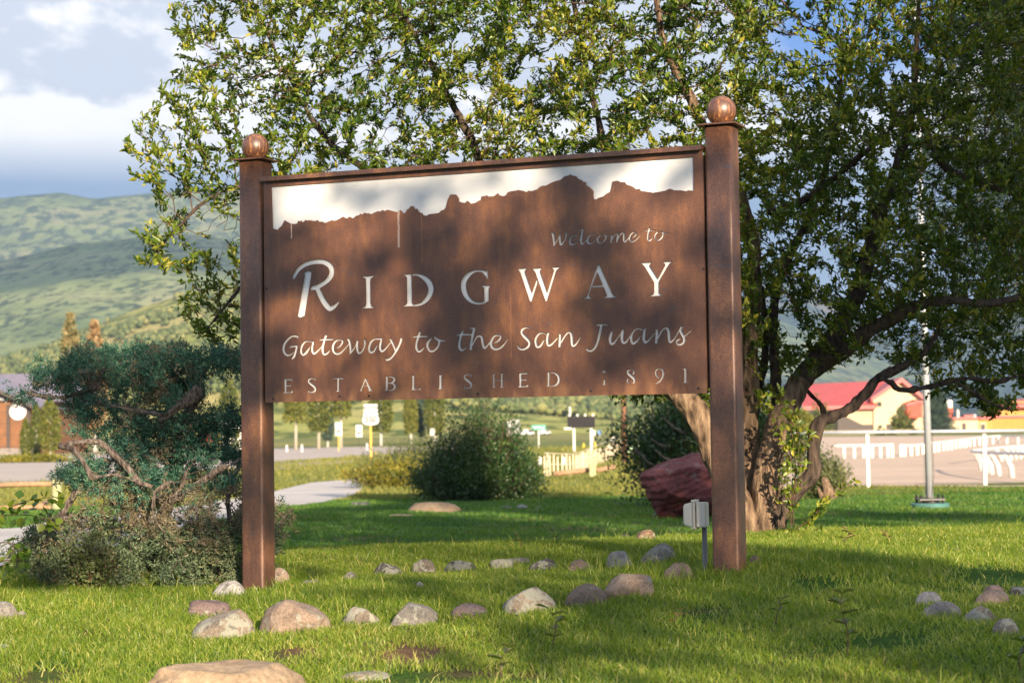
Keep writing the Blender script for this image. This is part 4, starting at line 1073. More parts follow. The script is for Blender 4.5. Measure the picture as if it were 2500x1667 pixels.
# ------------------------------------------------------------------ the crabapple tree behind the sign
def build_crab():
    base = P(1862, 1330, 12.0)
    t = empty('crabapple_tree', (0, 0, 0), 'large many-stemmed crabapple tree with small folded leaves arching behind and over the sign', 'tree')
    def L(pts, dep, rad):
        if not isinstance(dep, (list, tuple)): dep = [dep] * len(pts)
        return [tuple(P(a, b_, d)) for (a, b_), d in zip(pts, dep)], [r / F * 10.4 for r in rad]
    limbs = []
    limbs.append(L([(1855, 1345), (1868, 1240), (1878, 1150), (1890, 1080), (1912, 1010), (1955, 925)], [12, 12, 12.03, 12.05, 12.1, 12.15], [56, 41, 37, 34, 34, 31]))
    limbs.append(L([(1945, 950), (1985, 890), (2045, 815), (2085, 735), (2115, 650), (2135, 570), (2165, 480), (2200, 380), (2230, 250), (2240, 80), (2245, -120)], [12.15, 12.2, 12.3, 12.35, 12.4, 12.4, 12.45, 12.5, 12.5, 12.5, 12.5], [30, 30, 28, 25, 23, 20, 17, 14, 11, 8, 6]))
    limbs.append(L([(1950, 935), (2000, 895), (2070, 845), (2130, 800), (2190, 772), (2260, 740), (2340, 735), (2420, 740), (2520, 718), (2640, 690)], [12.15, 12.15, 12.0, 11.9, 11.8, 11.7, 11.6, 11.6, 11.6, 11.6], [27, 27, 24, 22, 19, 15, 12, 11, 9, 6]))
    limbs.append(L([(1880, 1300), (1925, 1225), (1962, 1180), (1984, 1150), (1984, 1100), (1998, 1040), (2030, 1018), (2075, 995), (2115, 960), (2157, 918), (2215, 888), (2265, 850), (2300, 790)], 11.95, [26, 22, 22, 22, 18, 18, 17, 16, 14, 13, 11, 9, 6]))
    limbs.append(L([(2150, 922), (2175, 935), (2203, 952), (2264, 945), (2325, 928), (2371, 923), (2432, 930), (2500, 915), (2600, 890)], 11.9, [9, 9, 8, 7.5, 7, 6, 5.5, 5, 4]))
    limbs.append(L([(2330, 930), (2370, 955), (2420, 985), (2465, 1000)], 11.9, [5, 4.5, 4, 2.5]))
    limbs.append(L([(1850, 1320), (1838, 1200), (1825, 1100), (1822, 950), (1832, 800), (1842, 680), (1830, 560), (1790, 440), (1730, 330), (1690, 250), (1660, 190), (1625, 120), (1600, 0)], [12.1, 12.15, 12.2, 12.25, 12.3, 12.4, 12.4, 12.4, 12.3, 12.2, 12.2, 12.1, 12], [40, 34, 30, 27, 25, 22, 18, 16, 14, 12, 11, 9, 6]))
    limbs.append(L([(1862, 1335), (1820, 1270), (1785, 1200), (1752, 1120), (1725, 1050), (1690, 990), (1650, 955), (1590, 915), (1500, 860), (1420, 800)], [12, 12, 12, 12, 12.0, 12.0, 12.0, 12.1, 12.3, 12.5], [52, 44, 38, 35, 38, 36, 30, 24, 20, 17]))
    limbs.append(L([(1420, 800), (1330, 720), (1240, 600), (1190, 470), (1160, 360), (1100, 250), (1030, 120), (960, -20)], [12.5, 12.5, 12.4, 12.4, 12.3, 12.3, 12.3, 12.3], [17, 16, 15, 13, 12, 9, 7, 5]))
    limbs.append(L([(1330, 720), (1200, 620), (1050, 520), (900, 420), (790, 330), (700, 180), (640, 60)], [12.5, 12.3, 12.1, 12.0, 11.9, 11.8, 11.8], [13, 13, 12, 10, 8, 6, 4]))
    limbs.append(L([(1050, 520), (900, 500), (760, 480), (640, 450), (520, 480), (430, 560), (380, 620)], [12.1, 12.0, 11.8, 11.6, 11.5, 11.4, 11.4], [10, 10, 9, 7, 5, 4, 3]))
    limbs.append(L([(760, 480), (660, 590), (600, 680), (540, 760), (500, 810)], [11.8, 11.6, 11.5, 11.4, 11.4], [7, 6, 5, 4, 2.5]))
    limbs.append(L([(1650, 955), (1600, 850), (1560, 720), (1530, 560), (1480, 380), (1440, 200), (1400, 0)], [12, 12.2, 12.4, 12.5, 12.6, 12.6, 12.6], [22, 19, 17, 15, 12, 9, 6]))
    limbs.append(L([(1905, 1040), (1895, 930), (1888, 820), (1900, 700), (1960, 560), (2010, 430), (2040, 300), (2060, 120)], [12.3, 12.4, 12.5, 12.6, 12.7, 12.8, 12.8, 12.8], [17, 16, 15, 14, 12, 9, 7, 5]))
    limbs.append(L([(1880, 520), (1980, 480), (2080, 400), (2160, 330), (2190, 290)], [12.4, 12.2, 12.0, 11.9, 11.8], [9, 9, 8, 6, 4]))
    limbs.append(L([(2230, 250), (2300, 400), (2400, 450), (2520, 480), (2640, 470)], [12.5, 12.2, 12.0, 11.9, 11.9], [8, 10, 9, 8, 6]))
    limbs.append(L([(1840, 1280), (1828, 1150), (1846, 1000), (1868, 850), (1862, 700)], [12.3, 12.4, 12.5, 12.6, 12.6], [16, 14, 12, 10, 7]))
    limbs.append(L([(1955, 940), (2010, 1000), (2000, 1060)], 12.3, [6, 5, 3]))
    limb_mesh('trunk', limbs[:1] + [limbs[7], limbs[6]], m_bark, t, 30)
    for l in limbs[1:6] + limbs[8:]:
        limb_mesh('limb', [l], m_bark_dark, t, 8)  # darker bark than the trunk, shade among the upper limbs put into the colour
    # attractors
    env = [(1000, -400), (620, -220), (450, -60), (400, 20), (430, 160), (360, 255), (290, 350), (325, 430), (375, 500), (330, 560), (305, 640), (410, 690), (455, 790), (520, 860), (590, 930),
           (640, 930), (700, 760), (1000, 640), (1400, 700), (1470, 960), (1520, 1000), (1620, 985), (1760, 1010), (1850, 1000), (1960, 940), (2060, 905), (2150, 860), (2250, 960), (2350, 1000), (2460, 1020), (2580, 930), (2760, 860), (2900, 700), (2980, 480), (2960, 200), (2820, -80), (2560, -300), (2200, -430), (1600, -480)]
    n = 72000
    px = RNG.uniform(280, 2990, n); py = RNG.uniform(-480, 1030, n)
    m = inpoly(px, py, env)
    # thinner zones: blue gap upper right; low right part
    gap = np.exp(-(((px - 1990) / 150) ** 2 + ((py - 30) / 190) ** 2)); m &= RNG.uniform(0, 1, n) > gap * .93
    g2 = np.exp(-(((px - 820) / 130) ** 2 + ((py - 330) / 120) ** 2)) * .5; m &= RNG.uniform(0, 1, n) > g2
    low = np.clip((py - 700) / 200, 0, 1) * (px > 1700); m &= RNG.uniform(0, 1, n) > low * .35
    m &= (px > 1750) | (RNG.uniform(0, 1, n) < .80)
    m &= ~((px > 1880) & (px < 2330) & (py > 900) & (RNG.uniform(0, 1, n) < .85))
    cl = np.array([mnoise.noise(Vector((a / 90, b_ / 90, 3))) for a, b_ in zip(px, py)]); m &= RNG.uniform(-.45, .45, n) < cl + .22
    px, py = px[m], py[m]
    thick = np.interp(px, [280, 420, 700, 1200, 2600, 3000], [.12, .35, .9, 1.5, 1.5, .5]) * np.interp(py, [-480, -100, 600, 850, 1030], [.4, 1, .95, .6, .3])
    cen = np.interp(px, [280, 500, 900, 1400, 2760], [11.35, 11.5, 12.1, 12.6, 12.6])
    d = cen + RNG.uniform(-1, 1, len(px)) * thick
    bw = (px > 560) & (px < 1850) & (py > 250)
    d = np.where(bw, np.maximum(d, 11.2), d)
    A = PV(px, py, d)
    # seeds: limb nodes
    seeds = []; par = []
    for pts, rad in limbs:
        cp = catmull([(*p, r) for p, r in zip(pts, rad)], 4)
        for i, q in enumerate(cp):
            if rad[0] > 30 / F * 12 and i < 6: continue
            seeds.append(q[:3]); par.append(-1)
    nodes, pr = grow(A, seeds, par, step=.085, di=.75, dk=.11, iters=70, wob=.28)
    r, ch = radii_of(nodes, pr, .0017, 2.6)
    ns = len(seeds)
    v, f = edge_tubes(nodes, pr, r, 4, ns, .02)
    tw = link('twigs', np_mesh('twigs', v, f), m_twig, t, True); tw['kind'] = 'stuff'
    # leafy shoots from thin nodes
    i = np.arange(len(nodes)); thin = np.where((i >= ns) & (r < .0062))[0]
    gn = np.array([mnoise.noise(Vector(p) * 2.6) + .5 * mnoise.noise(Vector(p) * 6) for p in nodes[thin]])
    thin = thin[gn > np.interp(nodes[thin][:, 0], [-2.5, 1.2, 2.2], [-.24, -.36, -.5])]
    print('crab nodes', len(nodes), 'thin', len(thin), 'attr', len(A))
    dirn = norm(nodes[thin] - nodes[pr[thin]])
    target = 215000; per = max(1.5, target / max(1, len(thin)))
    k = RNG.poisson(per, len(thin)); idx = np.repeat(np.arange(len(thin)), k); m = len(idx)
    pos = nodes[thin][idx] - dirn[idx] * RNG.uniform(0, .08, m)[:, None] + RNG.normal(size=(m, 3)) * .012
    ld = norm(dirn[idx] * .9 + rand_unit(m) * .95 + np.array([0, 0, .45])[None])
    Ln = np.clip(RNG.lognormal(math.log(.037), .30, m), .017, .068)
    clump = np.array([mnoise.noise(Vector(p) * 1.6) for p in pos])
    tint = np.clip(.42 + clump * .55 + RNG.normal(0, .24, m), 0, 1)
    # nearest 300 in view become single leaves
    rel = pos - np.array(EYE)[None]
    pxx = rel[:, 0] / rel[:, 1] * F + CX; pyy = HOR - rel[:, 2] / rel[:, 1] * F
    vis = (pxx > 20) & (pxx < 2480) & (pyy > 20) & (pyy < 1000) & ~((pxx > 570) & (pxx < 1830) & (pyy > 260) & (pyy < 990))
    score = np.where(vis, Ln / rel[:, 1], 0); top = np.argsort(-score)[:300]
    rest = np.ones(m, bool); rest[top] = False
    upv = norm(np.array([0, 0, 1])[None] + RNG.normal(size=(m, 3)) * .7)
    w = Ln * RNG.uniform(.30, .52, m)
    leaf_obj('foliage', leaves(pos[rest], ld[rest], Ln[rest], w[rest], up=upv[rest]), tint[rest], m_crab_leaf, t)
    shared = []
    for q in range(6):
        vv, ff, kk = leaves(np.zeros((1, 3)), np.array([[0, 1., 0]]), 1.0, .42, up=np.array([[0, 0, 1.]]), curl=RNG.uniform(.6, 1.6))
        me = np_mesh('leaf', vv, ff, {'tint': np.full(kk, .3 + .1 * q)}); me.materials.append(m_crab_leaf); shared.append(me)
    for q, j in enumerate(top):
        o = bpy.data.objects.new('leaf', shared[q % 6]); C.objects.link(o); o.parent = t
        dd = Vector(ld[j]); uu = Vector(upv[j]); sd = dd.cross(uu).normalized(); nn = sd.cross(dd)
        mt_ = Matrix((sd, dd, nn)).transposed().to_4x4(); mt_ = mt_ @ Matrix.Scale(float(Ln[j]), 4); mt_.translation = Vector(pos[j]); o.matrix_local = mt_
    # sprouts and suckers round the trunk
    sp = []; sv = []; 
    mb = MB(); lp = []; ldr = []
    for (a, b_, c_, d_, dep) in [(1925, 1290, 1960, 1130, 11.7), (1940, 1300, 2010, 1235, 11.6), (1930, 1290, 1925, 1100, 11.7), (1950, 1300, 2075, 1180, 11.6), (1920, 1280, 1900, 1050, 11.8), (1915, 1200, 1950, 1010, 11.8),
                                  (1900, 1310, 1990, 1290, 11.5), (1935, 1250, 1935, 990, 11.75), (1760, 960, 1790, 760, 11.9), (1955, 1100, 1905, 950, 11.7), (1930, 1150, 1880, 960, 11.7), (1945, 1180, 1970, 1060, 11.7), (1950, 1140, 1930, 1010, 11.8)]:
        p0 = P(a, b_, dep); p1 = P(c_, d_, dep - .1); pts = []
        for q in range(9):
            tt = q / 8; p_ = p0.lerp(p1, tt) + Vector((math.sin(tt * 5 + a) * .02, 0, math.sin(tt * 3 + b_) * .015)); pts.append(p_)
            for _ in range(5 if q > 1 else 0):
                lp.append(p_ + Vector(RNG.normal(size=3) * .012)); ldr.append(Vector(RNG.normal(size=3)) + (p1 - p0).normalized() * .8)
        mb.tube(pts, [.0035 * (1.2 - q / 9) for q in range(9)], 4, cap=False)
    mb.build('sucker', m_twig, t, fix=False)
    lp = np.array([tuple(q) for q in lp]); ldr = np.array([tuple(q) for q in ldr]); m = len(lp)
    leaf_obj('sucker_leaves', leaves(lp, ldr, RNG.uniform(.03, .055, m), RNG.uniform(.018, .028, m)), np.clip(RNG.normal(.55, .2, m), 0, 1), m_crab_leaf, t)
    return t
crab = build_crab()

# ------------------------------------------------------------------ generic shoots-based shrub
def shrub(name, label, cat, centre, rx, ry, h, mat, n_shoots, per, ll, lw, parent_stem=m_twig, lean=.5, simple=True, ball=False, tint=(.45, .22), stem_r=.008, up=.35, group=None, jag=.3, parts=True, clumpy=2.0, droop=0.0, taper=.5):
    c = Vector(centre); t = empty(name, c, label, cat, group)
    mb = MB(); P_, D_ = [], []
    for i in range(n_shoots):
        a = RNG.uniform(0, 6.283); q = math.sqrt(RNG.uniform(0, 1))
        tx, ty = math.cos(a) * q * rx, math.sin(a) * q * ry
        ht = h * (1 - taper * q ** 1.5) * RNG.uniform(1 - jag, 1.0)
        if ball: ht = h * RNG.uniform(.15, 1) ** .7 * math.sqrt(max(.05, 1 - q * q * .85))
        if i % 9 == 0: ht *= 1.30
        lob = 1 + .22 * math.sin(a * 3 + c.x * 2) + .12 * math.sin(a * 7 + c.y); tx *= lob; ty *= lob; ht *= 1 + .12 * math.sin(a * 2 + c.x * 5)
        b0 = np.array([tx * .18, ty * .18, 0.0]); b1 = np.array([tx, ty, ht])
        bow = np.array([tx, ty, 0]) * lean * .5
        pts = [b0 + (b1 - b0) * s + bow * math.sin(math.pi * s) * .6 - np.array([0, 0, droop * s * s]) for s in np.linspace(0, 1, 6)]
        mb.tube([Vector(p) for p in pts], [stem_r * (1 - .8 * s) for s in np.linspace(0, 1, 6)], 3, cap=False)
        ss = RNG.uniform(.22, 1.02, per)
        for s in ss:
            p = b0 + (b1 - b0) * s + bow * math.sin(math.pi * min(s, 1)) * .6 - np.array([0, 0, droop * s * s])
            spread = (.13 * (1 - s) + .035) * h
            P_.append(p + RNG.normal(size=3) * spread); D_.append(RNG.normal(size=3) + np.array([tx / rx * .5, ty / ry * .5, up * 2]))
    P_ = np.array(P_); D_ = np.array(D_); P_[:, 2] = np.maximum(P_[:, 2], .02)
    m = len(P_)
    mb.build('stem', parent_stem, t, fix=False)
    cl = np.array([mnoise.noise(Vector(p) * clumpy + c) for p in P_])
    L = RNG.uniform(.7, 1.25, m) * ll
    leaf_obj('foliage', leaves(P_, D_, L, L * lw / ll, simple=simple), np.clip(tint[0] + cl * .5 + RNG.normal(0, tint[1], m), 0, 1), mat, t)
    return t

# ------------------------------------------------------------------ junipers
def needle_sprays(centres, dirs, n_per, ll, lw, spread):
    n = len(centres); idx = np.repeat(np.arange(n), n_per); m = len(idx)
    s = RNG.uniform(0, 1, m)
    pos = centres[idx] + dirs[idx] * (s * ll * 1.4)[:, None] + RNG.normal(size=(m, 3)) * spread * (1 - .5 * s)[:, None]
    dd = norm(dirs[idx] + rand_unit(m) * .75)
    v, f, k = leaves(pos, dd, RNG.uniform(.6, 1.2, m) * ll, RNG.uniform(.7, 1.2, m) * lw, simple=True, curl=.6)
    return (v, f, k), idx

def build_juniper():
    t = empty('juniper', (0, 0, 0), 'blue-green windswept juniper with bare grey twisted branches left of the sign', 'juniper')
    D0 = 11.0
    def L(pts, dep, rad):
        if not isinstance(dep, (list, tuple)): dep = [dep] * len(pts)
        return [tuple(P(a, b_, d)) for (a, b_), d in zip(pts, dep)], [r / F * 11 for r in rad]
    limbs = [
        L([(380, 1420), (370, 1330), (400, 1240), (430, 1150), (440, 1060), (470, 990), (500, 960)], 11.2, [22, 19, 17, 16, 15, 13, 9]),
        L([(370, 1330), (330, 1180), (290, 1120), (240, 1080), (160, 1085)], [11.1, 10.65, 10.55, 10.45, 10.4], [10, 9, 8, 7, 8]),
        L([(330, 1180), (290, 1130), (255, 1085), (235, 1078)], 10.8, [9, 8, 6, 4]),
        L([(225, 1165), (200, 1120), (178, 1095), (145, 1086)], 10.3, [7, 7, 7, 8]),
        L([(415, 1225), (470, 1190), (530, 1150), (565, 1132), (600, 1110)], [10.7, 10.55, 10.5, 10.45, 10.5], [8, 8, 6, 5, 3]),
        L([(440, 1060), (400, 1010), (340, 1000), (290, 990), (240, 985)], [11.2, 11, 10.9, 10.8, 10.8], [9, 7, 6, 5, 3]),
        L([(390, 1030), (440, 990), (470, 968), (488, 945)], 10.62, [7, 12, 15, 12]),
        L([(372, 1240), (380, 1200), (422, 1174)], 10.2, [6, 6, 4]), L([(235, 1078), (270, 1100), (310, 1140), (345, 1185)], 10.45, [5, 6, 7, 8]), L([(270, 990), (330, 1000), (400, 1012), (440, 985)], 10.6, [2, 4, 5, 6]), L([(230, 1165), (280, 1160), (330, 1175), (370, 1190)], 10.3, [3, 4, 4, 4]),
        L([(400, 1240), (440, 1190), (455, 1150)], 10.7, [5, 4, 3]),
        L([(160, 970), (110, 968), (50, 955)], 10.8, [5, 4, 2.5]), L([(240, 940), (160, 970)], 10.9, [7, 5]),
        L([(340, 1290), (260, 1270), (180, 1260), (120, 1275)], [11, 10.8, 10.6, 10.5], [6, 5, 4, 2]),
        L([(440, 1300), (520, 1290), (590, 1270), (660, 1290), (715, 1240)], [11, 11, 10.9, 10.9, 10.9], [6, 5, 4, 3, 2]),
        L([(150, 1260), (180, 1210), (200, 1190), (160, 1180)], 10.6, [8, 7, 5, 3]),
        L([(450, 1130), (500, 1050), (560, 1010), (590, 1000)], [11.1, 11, 10.9, 10.9], [6, 5, 4, 2]),
        L([(560, 1280), (555, 1220), (570, 1170), (600, 1120)], 10.9, [7, 6, 5, 3]),
    ]
    limb_mesh('trunk', limbs[:1], m_jbark, t, 10)
    for l in limbs[1:]: limb_mesh('limb', [l], m_jbark, t, 7)
    regs = [  # polygon, count, depth centre, thickness, dryness
        ([(60, 900), (95, 880), (110, 905), (180, 860), (300, 848), (420, 850), (520, 850), (600, 860), (600, 905), (500, 925), (490, 960), (420, 985), (300, 980), (200, 975), (190, 940), (110, 940), (95, 905)], 900, 11.1, .55, 0),
        ([(190, 975), (330, 970), (370, 1050), (330, 1090), (190, 1080), (160, 1040)], 240, 11.0, .4, 0),
        ([(340, 980), (480, 985), (560, 1000), (610, 1060), (600, 1120), (500, 1150), (420, 1140), (330, 1100)], 250, 11.1, .45, 0),
        ([(120, 1130), (200, 1110), (330, 1090), (420, 1150), (580, 1150), (600, 1200), (480, 1210), (330, 1190), (180, 1200)], 330, 10.9, .4, 0),
        ([(270, 1190), (470, 1190), (540, 1240), (480, 1270), (300, 1260), (250, 1220)], 260, 10.6, .25, .75),
        ([(40, 1370), (60, 1290), (130, 1250), (250, 1250), (350, 1270), (480, 1260), (640, 1240), (670, 1330), (660, 1400), (560, 1440), (400, 1475), (200, 1470), (110, 1430)], 1150, 10.7, .45, .22),
        ([(640, 1230), (710, 1235), (730, 1260), (690, 1310), (680, 1340), (640, 1340)], 70, 10.9, .15, .3),
        ([(20, 960), (60, 950), (90, 970), (60, 985)], 25, 10.8, .1, .1),
        ([(380, 1385), (560, 1330), (600, 1440), (440, 1465)], 130, 10.5, .2, .5),
    ]
    A = []; dry = []
    for poly, n, dc, th, dr in regs:
        x0 = min(p[0] for p in poly); x1 = max(p[0] for p in poly); y0 = min(p[1] for p in poly); y1 = max(p[1] for p in poly)
        px = RNG.uniform(x0, x1, n * 4); py = RNG.uniform(y0, y1, n * 4); m = inpoly(px, py, poly); px, py = px[m][:n], py[m][:n]
        q = PV(px, py, dc + RNG.uniform(-1, 1, len(px)) * th); A.append(q); dry += [dr] * len(q)
    A = np.concatenate(A)
    seeds = []
    for pts, rad in limbs:
        for q in catmull([(*p, r) for p, r in zip(pts, rad)], 3): seeds.append(q[:3])
    nodes, pr = grow(A, seeds, [-1] * len(seeds), step=.05, di=1.2, dk=.06, iters=60, wob=.35)
    r, ch = radii_of(nodes, pr, .0016, 2.4)
    v, f = edge_tubes(nodes, pr, r, 4, len(seeds), .012)
    tw = link('twigs', np_mesh('twigs', v, f), m_jbark, t, True); tw['kind'] = 'stuff'
    i = np.arange(len(nodes)); thin = np.where((i >= len(seeds)) & (r < .0048))[0]
    print('juniper nodes', len(nodes), 'thin', len(thin))
    dd = norm(nodes[thin] - nodes[pr[thin]])
    rep = 9
    nz = np.array([mnoise.noise(Vector(p) * 4.5) for p in nodes[thin]]); sel = nz > -.10; thin = thin[sel]; dd = dd[sel]
    cen = np.repeat(nodes[thin], rep, 0) + RNG.normal(size=(len(thin) * rep, 3)) * .024
    dr2 = norm(np.repeat(dd, rep, 0) + rand_unit(len(cen)) * .9 + np.array([0, 0, .25])[None])
    # dryness by position
    rel = cen - np.array(EYE)[None]; px = rel[:, 0] / rel[:, 1] * F + CX; py = HOR + 12 - rel[:, 2] / rel[:, 1] * F
    dy = np.interp(py, [1180, 1210, 1270, 1300, 1480], [0.02, .42, .30, .10, .06]) * np.interp(px, [0, 250, 400, 700], [.7, .9, 1.2, 1.3])
    nn = np.array([mnoise.noise(Vector(p) * 5) for p in cen])
    isdry = (nn * .8 + RNG.uniform(0, .6, len(cen))) < dy * 1.0
    isol = ~isdry & (py + RNG.normal(0, 30, len(py)) + nn * 60 > 1235)
    for mm, mat, nm in ((~isdry & ~isol, m_juniper, 'foliage'), (isol, m_juniper_olive, 'lower_foliage'), (isdry, m_juniper_dry, 'dry_foliage')):
        vf, idx = needle_sprays(cen[mm], dr2[mm], 13, .026, .0066, .011)
        cl = np.array([mnoise.noise(Vector(p) * 3.5) for p in cen[mm]])
        tint = np.clip(.42 + cl[idx] * .5 + RNG.normal(0, .2, len(idx)), 0, 1)
        leaf_obj(nm, vf, tint, mat, t)
    return t
build_juniper()

# spruce at the upper right, behind the crabapple
def spruce(name, label, base, h, rad, mat, tiers, per, ll, lw, seed, lo=0.0, npj=10, droop=.35, group=None, trunkmat=m_bark_dark, visible=None):
    b = Vector(base); t = empty(name, b, label, 'tree', group)
    MB().tube([(0, 0, 0), (0, 0, h * .5), (0, 0, h * .98)], [h * .016, h * .01, h * .002], 8).build('trunk', trunkmat, t, smooth=True)
    cen = []; dr = []; mb = MB()
    for i in range(tiers):
        z = h * (lo + (1 - lo) * (i / tiers) ** .9); R = rad * (1 - z / h) ** .8 * random.Random(seed + i).uniform(.8, 1.1) + .02 * h
        a = RNG.uniform(0, 6.28)
        nb = 5 + (i % 3)
        for k in range(nb):
            aa = a + 6.283 * k / nb + RNG.normal(0, .15); dx, dy = math.cos(aa), math.sin(aa); Rk = R * RNG.uniform(.75, 1.1)
            mb.bar((0, 0, z), (dx * Rk * .9, dy * Rk * .9, z - Rk * droop * .9), h * .0014)
            for s in RNG.uniform(.15, 1.0, per):
                w = (1 - s) * .35 + .08
                cen.append((dx * Rk * s + RNG.normal(0, w * .28 * R), dy * Rk * s + RNG.normal(0, w * .28 * R), z - Rk * droop * s + RNG.normal(0, .012 * h) - abs(RNG.normal(0, .012 * h)) * droop * 3))
                dr.append((dx + RNG.normal(0, .4), dy + RNG.normal(0, .4), -.5 * droop * 2 + RNG.normal(0, .3)))
    cen = np.array(cen); dr = norm(np.array(dr))
    mb.build('branches', trunkmat, t, fix=False)['kind'] = 'stuff'
    vf, idx = needle_sprays(cen, dr, npj, ll, lw, ll * .5)
    cl = np.array([mnoise.noise(Vector(p) * (6 / h)) for p in cen])
    leaf_obj('foliage', vf, np.clip(.45 + cl[idx] * .5 + RNG.normal(0, .22, len(idx)), 0, 1), mat, t)
    return t
b0 = P(2700, 1300, 17.5)
spruce('spruce_tree', 'tall dark spruce with drooping boughs behind the crabapple at the upper right', (b0.x, b0.y, hz(b0.x, b0.y)), 9.5, 2.7, m_spruce, 50, 44, .11, .013, 3, lo=.27, npj=15, droop=.35)

# ------------------------------------------------------------------ shrubs and small plants
g_ = G(1185, 1226)
shrub('shrub', 'big dark green rounded shrub with upright shoots on the shaded lawn in the centre', 'shrub', (g_.x, g_.y + .6, g_.z - .05), 1.30, .9, 2.55, m_shrub, 640, 50, .072, .030, lean=.25, tint=(.40, .22), jag=.45, up=.6, taper=.78)
q = P(1130, 1200, g_.y + .3)
shrub('shrub', 'narrow leaning dark shrub attached at the left of the central shrub', 'shrub', (q.x - .25, g_.y + 1.2, hz(q.x, g_.y)), .95, .5, 1.25, m_shrub, 200, 40, .075, .034, lean=.3, tint=(.5, .22), jag=.35)
g_ = G(985, 1196)
shrub('shrub', 'sunlit yellow-flowering shrub at the end of the concrete path', 'shrub', (g_.x - .35, g_.y + 1.5, g_.z), 1.35, 1.0, 1.05, m_yshrub, 260, 40, .11, .035, lean=.5, tint=(.40, .3), jag=.4)
shrub('shrub', 'tall loose grey-green willowy shrub behind the yellow-flowering one', 'shrub', (g_.x + .25, g_.y + 3.5, g_.z - .1), 1.9, 1.0, 1.75, m_gshrub, 300, 44, .11, .030, lean=.5, tint=(.5, .25), jag=.4)
q = P(2012, 1205, 39)
sb = shrub('shrub', 'low green shrub around a brown stump beyond the crabapple trunk', 'shrub', (q.x, 39, hz(q.x, 39)), .50, .4, 1.15, m_gshrub, 130, 30, .09, .03, tint=(.6, .25))
MB().tube([(.05, -.45, -.1), (.0, -.45, .25), (-.06, -.42, .5)], [.16, .11, .06], 8).tube([(.1, -.45, 0), (.2, -.5, .28)], [.07, .02], 6).tube([(-.08, -.45, 0), (-.2, -.45, .3)], [.07, .02], 6).build('stump', m_bark, sb, smooth=True)
# dark evergreen mass behind the boulder
q = P(1620, 1200, 33)
shrub('shrub', 'dark spreading evergreen shrub behind the red boulder with bare lower twigs', 'shrub', (q.x + .75, 33, hz(q.x, 33)), 1.6, 1.0, 2.6, m_shrub, 640, 52, .085, .036, lean=.35, tint=(.22, .2), jag=.3)
q = P(1545, 1160, 32)
mb = MB()
for a, b_, c_, d_ in [(1590, 1070, 1625, 1090), (1600, 1098, 1640, 1125), (1560, 1104, 1600, 1140), (1620, 1020, 1670, 1058), (1548, 1095, 1575, 1115)]:
    p0, p1 = P(a, b_, 31.4), P(c_, d_, 31.9); mb.tube([p0, p0.lerp(p1, .5) + Vector((0, 0, -.03)), p1], [.012, .02, .028], 5)
o = mb.build('fallen_branches', m_jbark, smooth=True); tagc(o, 'bare grey dead branches sticking out of the dark shrub by the red boulder', 'branches')

# small leafy shrub and the aspen sapling at the left
q = P(215, 1470, 10.25)
shrub('small_shrub', 'small grey-green leafy shrub at the foot of the juniper', 'shrub', (q.x, q.y, hz(q.x, q.y) - .02), .17, .12, .36, m_gshrub, 46, 22, .032, .014, lean=.3, tint=(.35, .2), stem_r=.003)
q = P(-10, 1390, 10.3)
sap = empty('aspen_sapling', (0, 0, 0), 'young sapling with round green leaves reaching in from the left edge', 'sapling')
mb = MB(); lp = []; ldd = []
for pts in ([(-60, 1300), (0, 1262), (50, 1256), (100, 1262), (140, 1275)], [(-60, 1400), (0, 1370), (40, 1366), (80, 1350)], [(-40, 1320), (10, 1250), (60, 1225), (110, 1215), (150, 1212)], [(-60, 1420), (-10, 1330), (40, 1330), (60, 1335)]):
    P3 = [P(a, b_, 10.1) for a, b_ in pts]; cp = [Vector(x) for x in catmull([tuple(p) for p in P3], 4)]
    mb.tube(cp, [.004 * (1.1 - i / len(cp)) for i in range(len(cp))], 4, cap=False)
    for p in cp[3:]:
        for _ in range(2): lp.append(p + Vector(RNG.normal(size=3) * .022)); ldd.append(RNG.normal(size=3) * .7 + np.array([0, -.3, -.6]))
mb.build('stem', m_twig, sap, fix=False)
for i, (p, d_) in enumerate(zip(lp, ldd)):
    L_ = RNG.uniform(.045, .065)
    v, f, k = leaves(np.array([tuple(p)]), d_[None], L_, L_ * .85, up=np.array([[0, 0, 1.]]) + RNG.normal(size=(1, 3)) * .4, curl=.5)
    me = np_mesh('leaf', v, f, {'tint': np.full(k, RNG.uniform(.1, .9))}); link('leaf', me, m_aspen, sap)

# weeds: single leafy sprouts rising out of the lawn
def weed(label, px, py, h_px, nleaf, mat, tint, ls=.05, dfix=None):
    g0 = G(px, py) if dfix is None else P(px, py, dfix); s = g0.y / F; h = h_px * s
    t = empty('weed', (g0.x, g0.y, g0.z if dfix is None else hz(g0.x, g0.y)), label, 'weed')
    pts = [Vector((math.sin(i * .8 + px) * .012 * i / 3, 0, h * i / 6)) for i in range(7)]
    MB().tube(pts, [.0028 * (1.1 - i / 7) for i in range(7)], 5, cap=False).build('stem', m_twig, t, fix=False)
    for k in range(nleaf):
        p = pts[min(6, 2 + k * 4 // nleaf + (k % 2))]; a = k * 2.4 + px
        d_ = np.array([[math.cos(a), math.sin(a), .45]])
        L_ = ls * RNG.uniform(.7, 1.2)
        v, f, kk = leaves(np.array([tuple(p)]), d_, L_, L_ * .36, up=np.array([[0, 0, 1.]]), curl=1)
        link('leaf', np_mesh('leaf', v, f, {'tint': np.full(kk, np.clip(RNG.normal(tint, .2), 0, 1))}), mat, t)
weed('leafy weed sprout with pale oval leaves at the bottom of the picture', 1228, 1668, 88, 12, m_gshrub, .8, .05)
weed('tall weed sprout with dark leaves in front of the big grey boulder', 1350, 1590, 105, 9, m_gshrub, .75, .06)
weed('thin sprout with brownish leaves on the lawn right of the sign', 1896, 1530, 78, 7, m_gshrub, .7, .045)
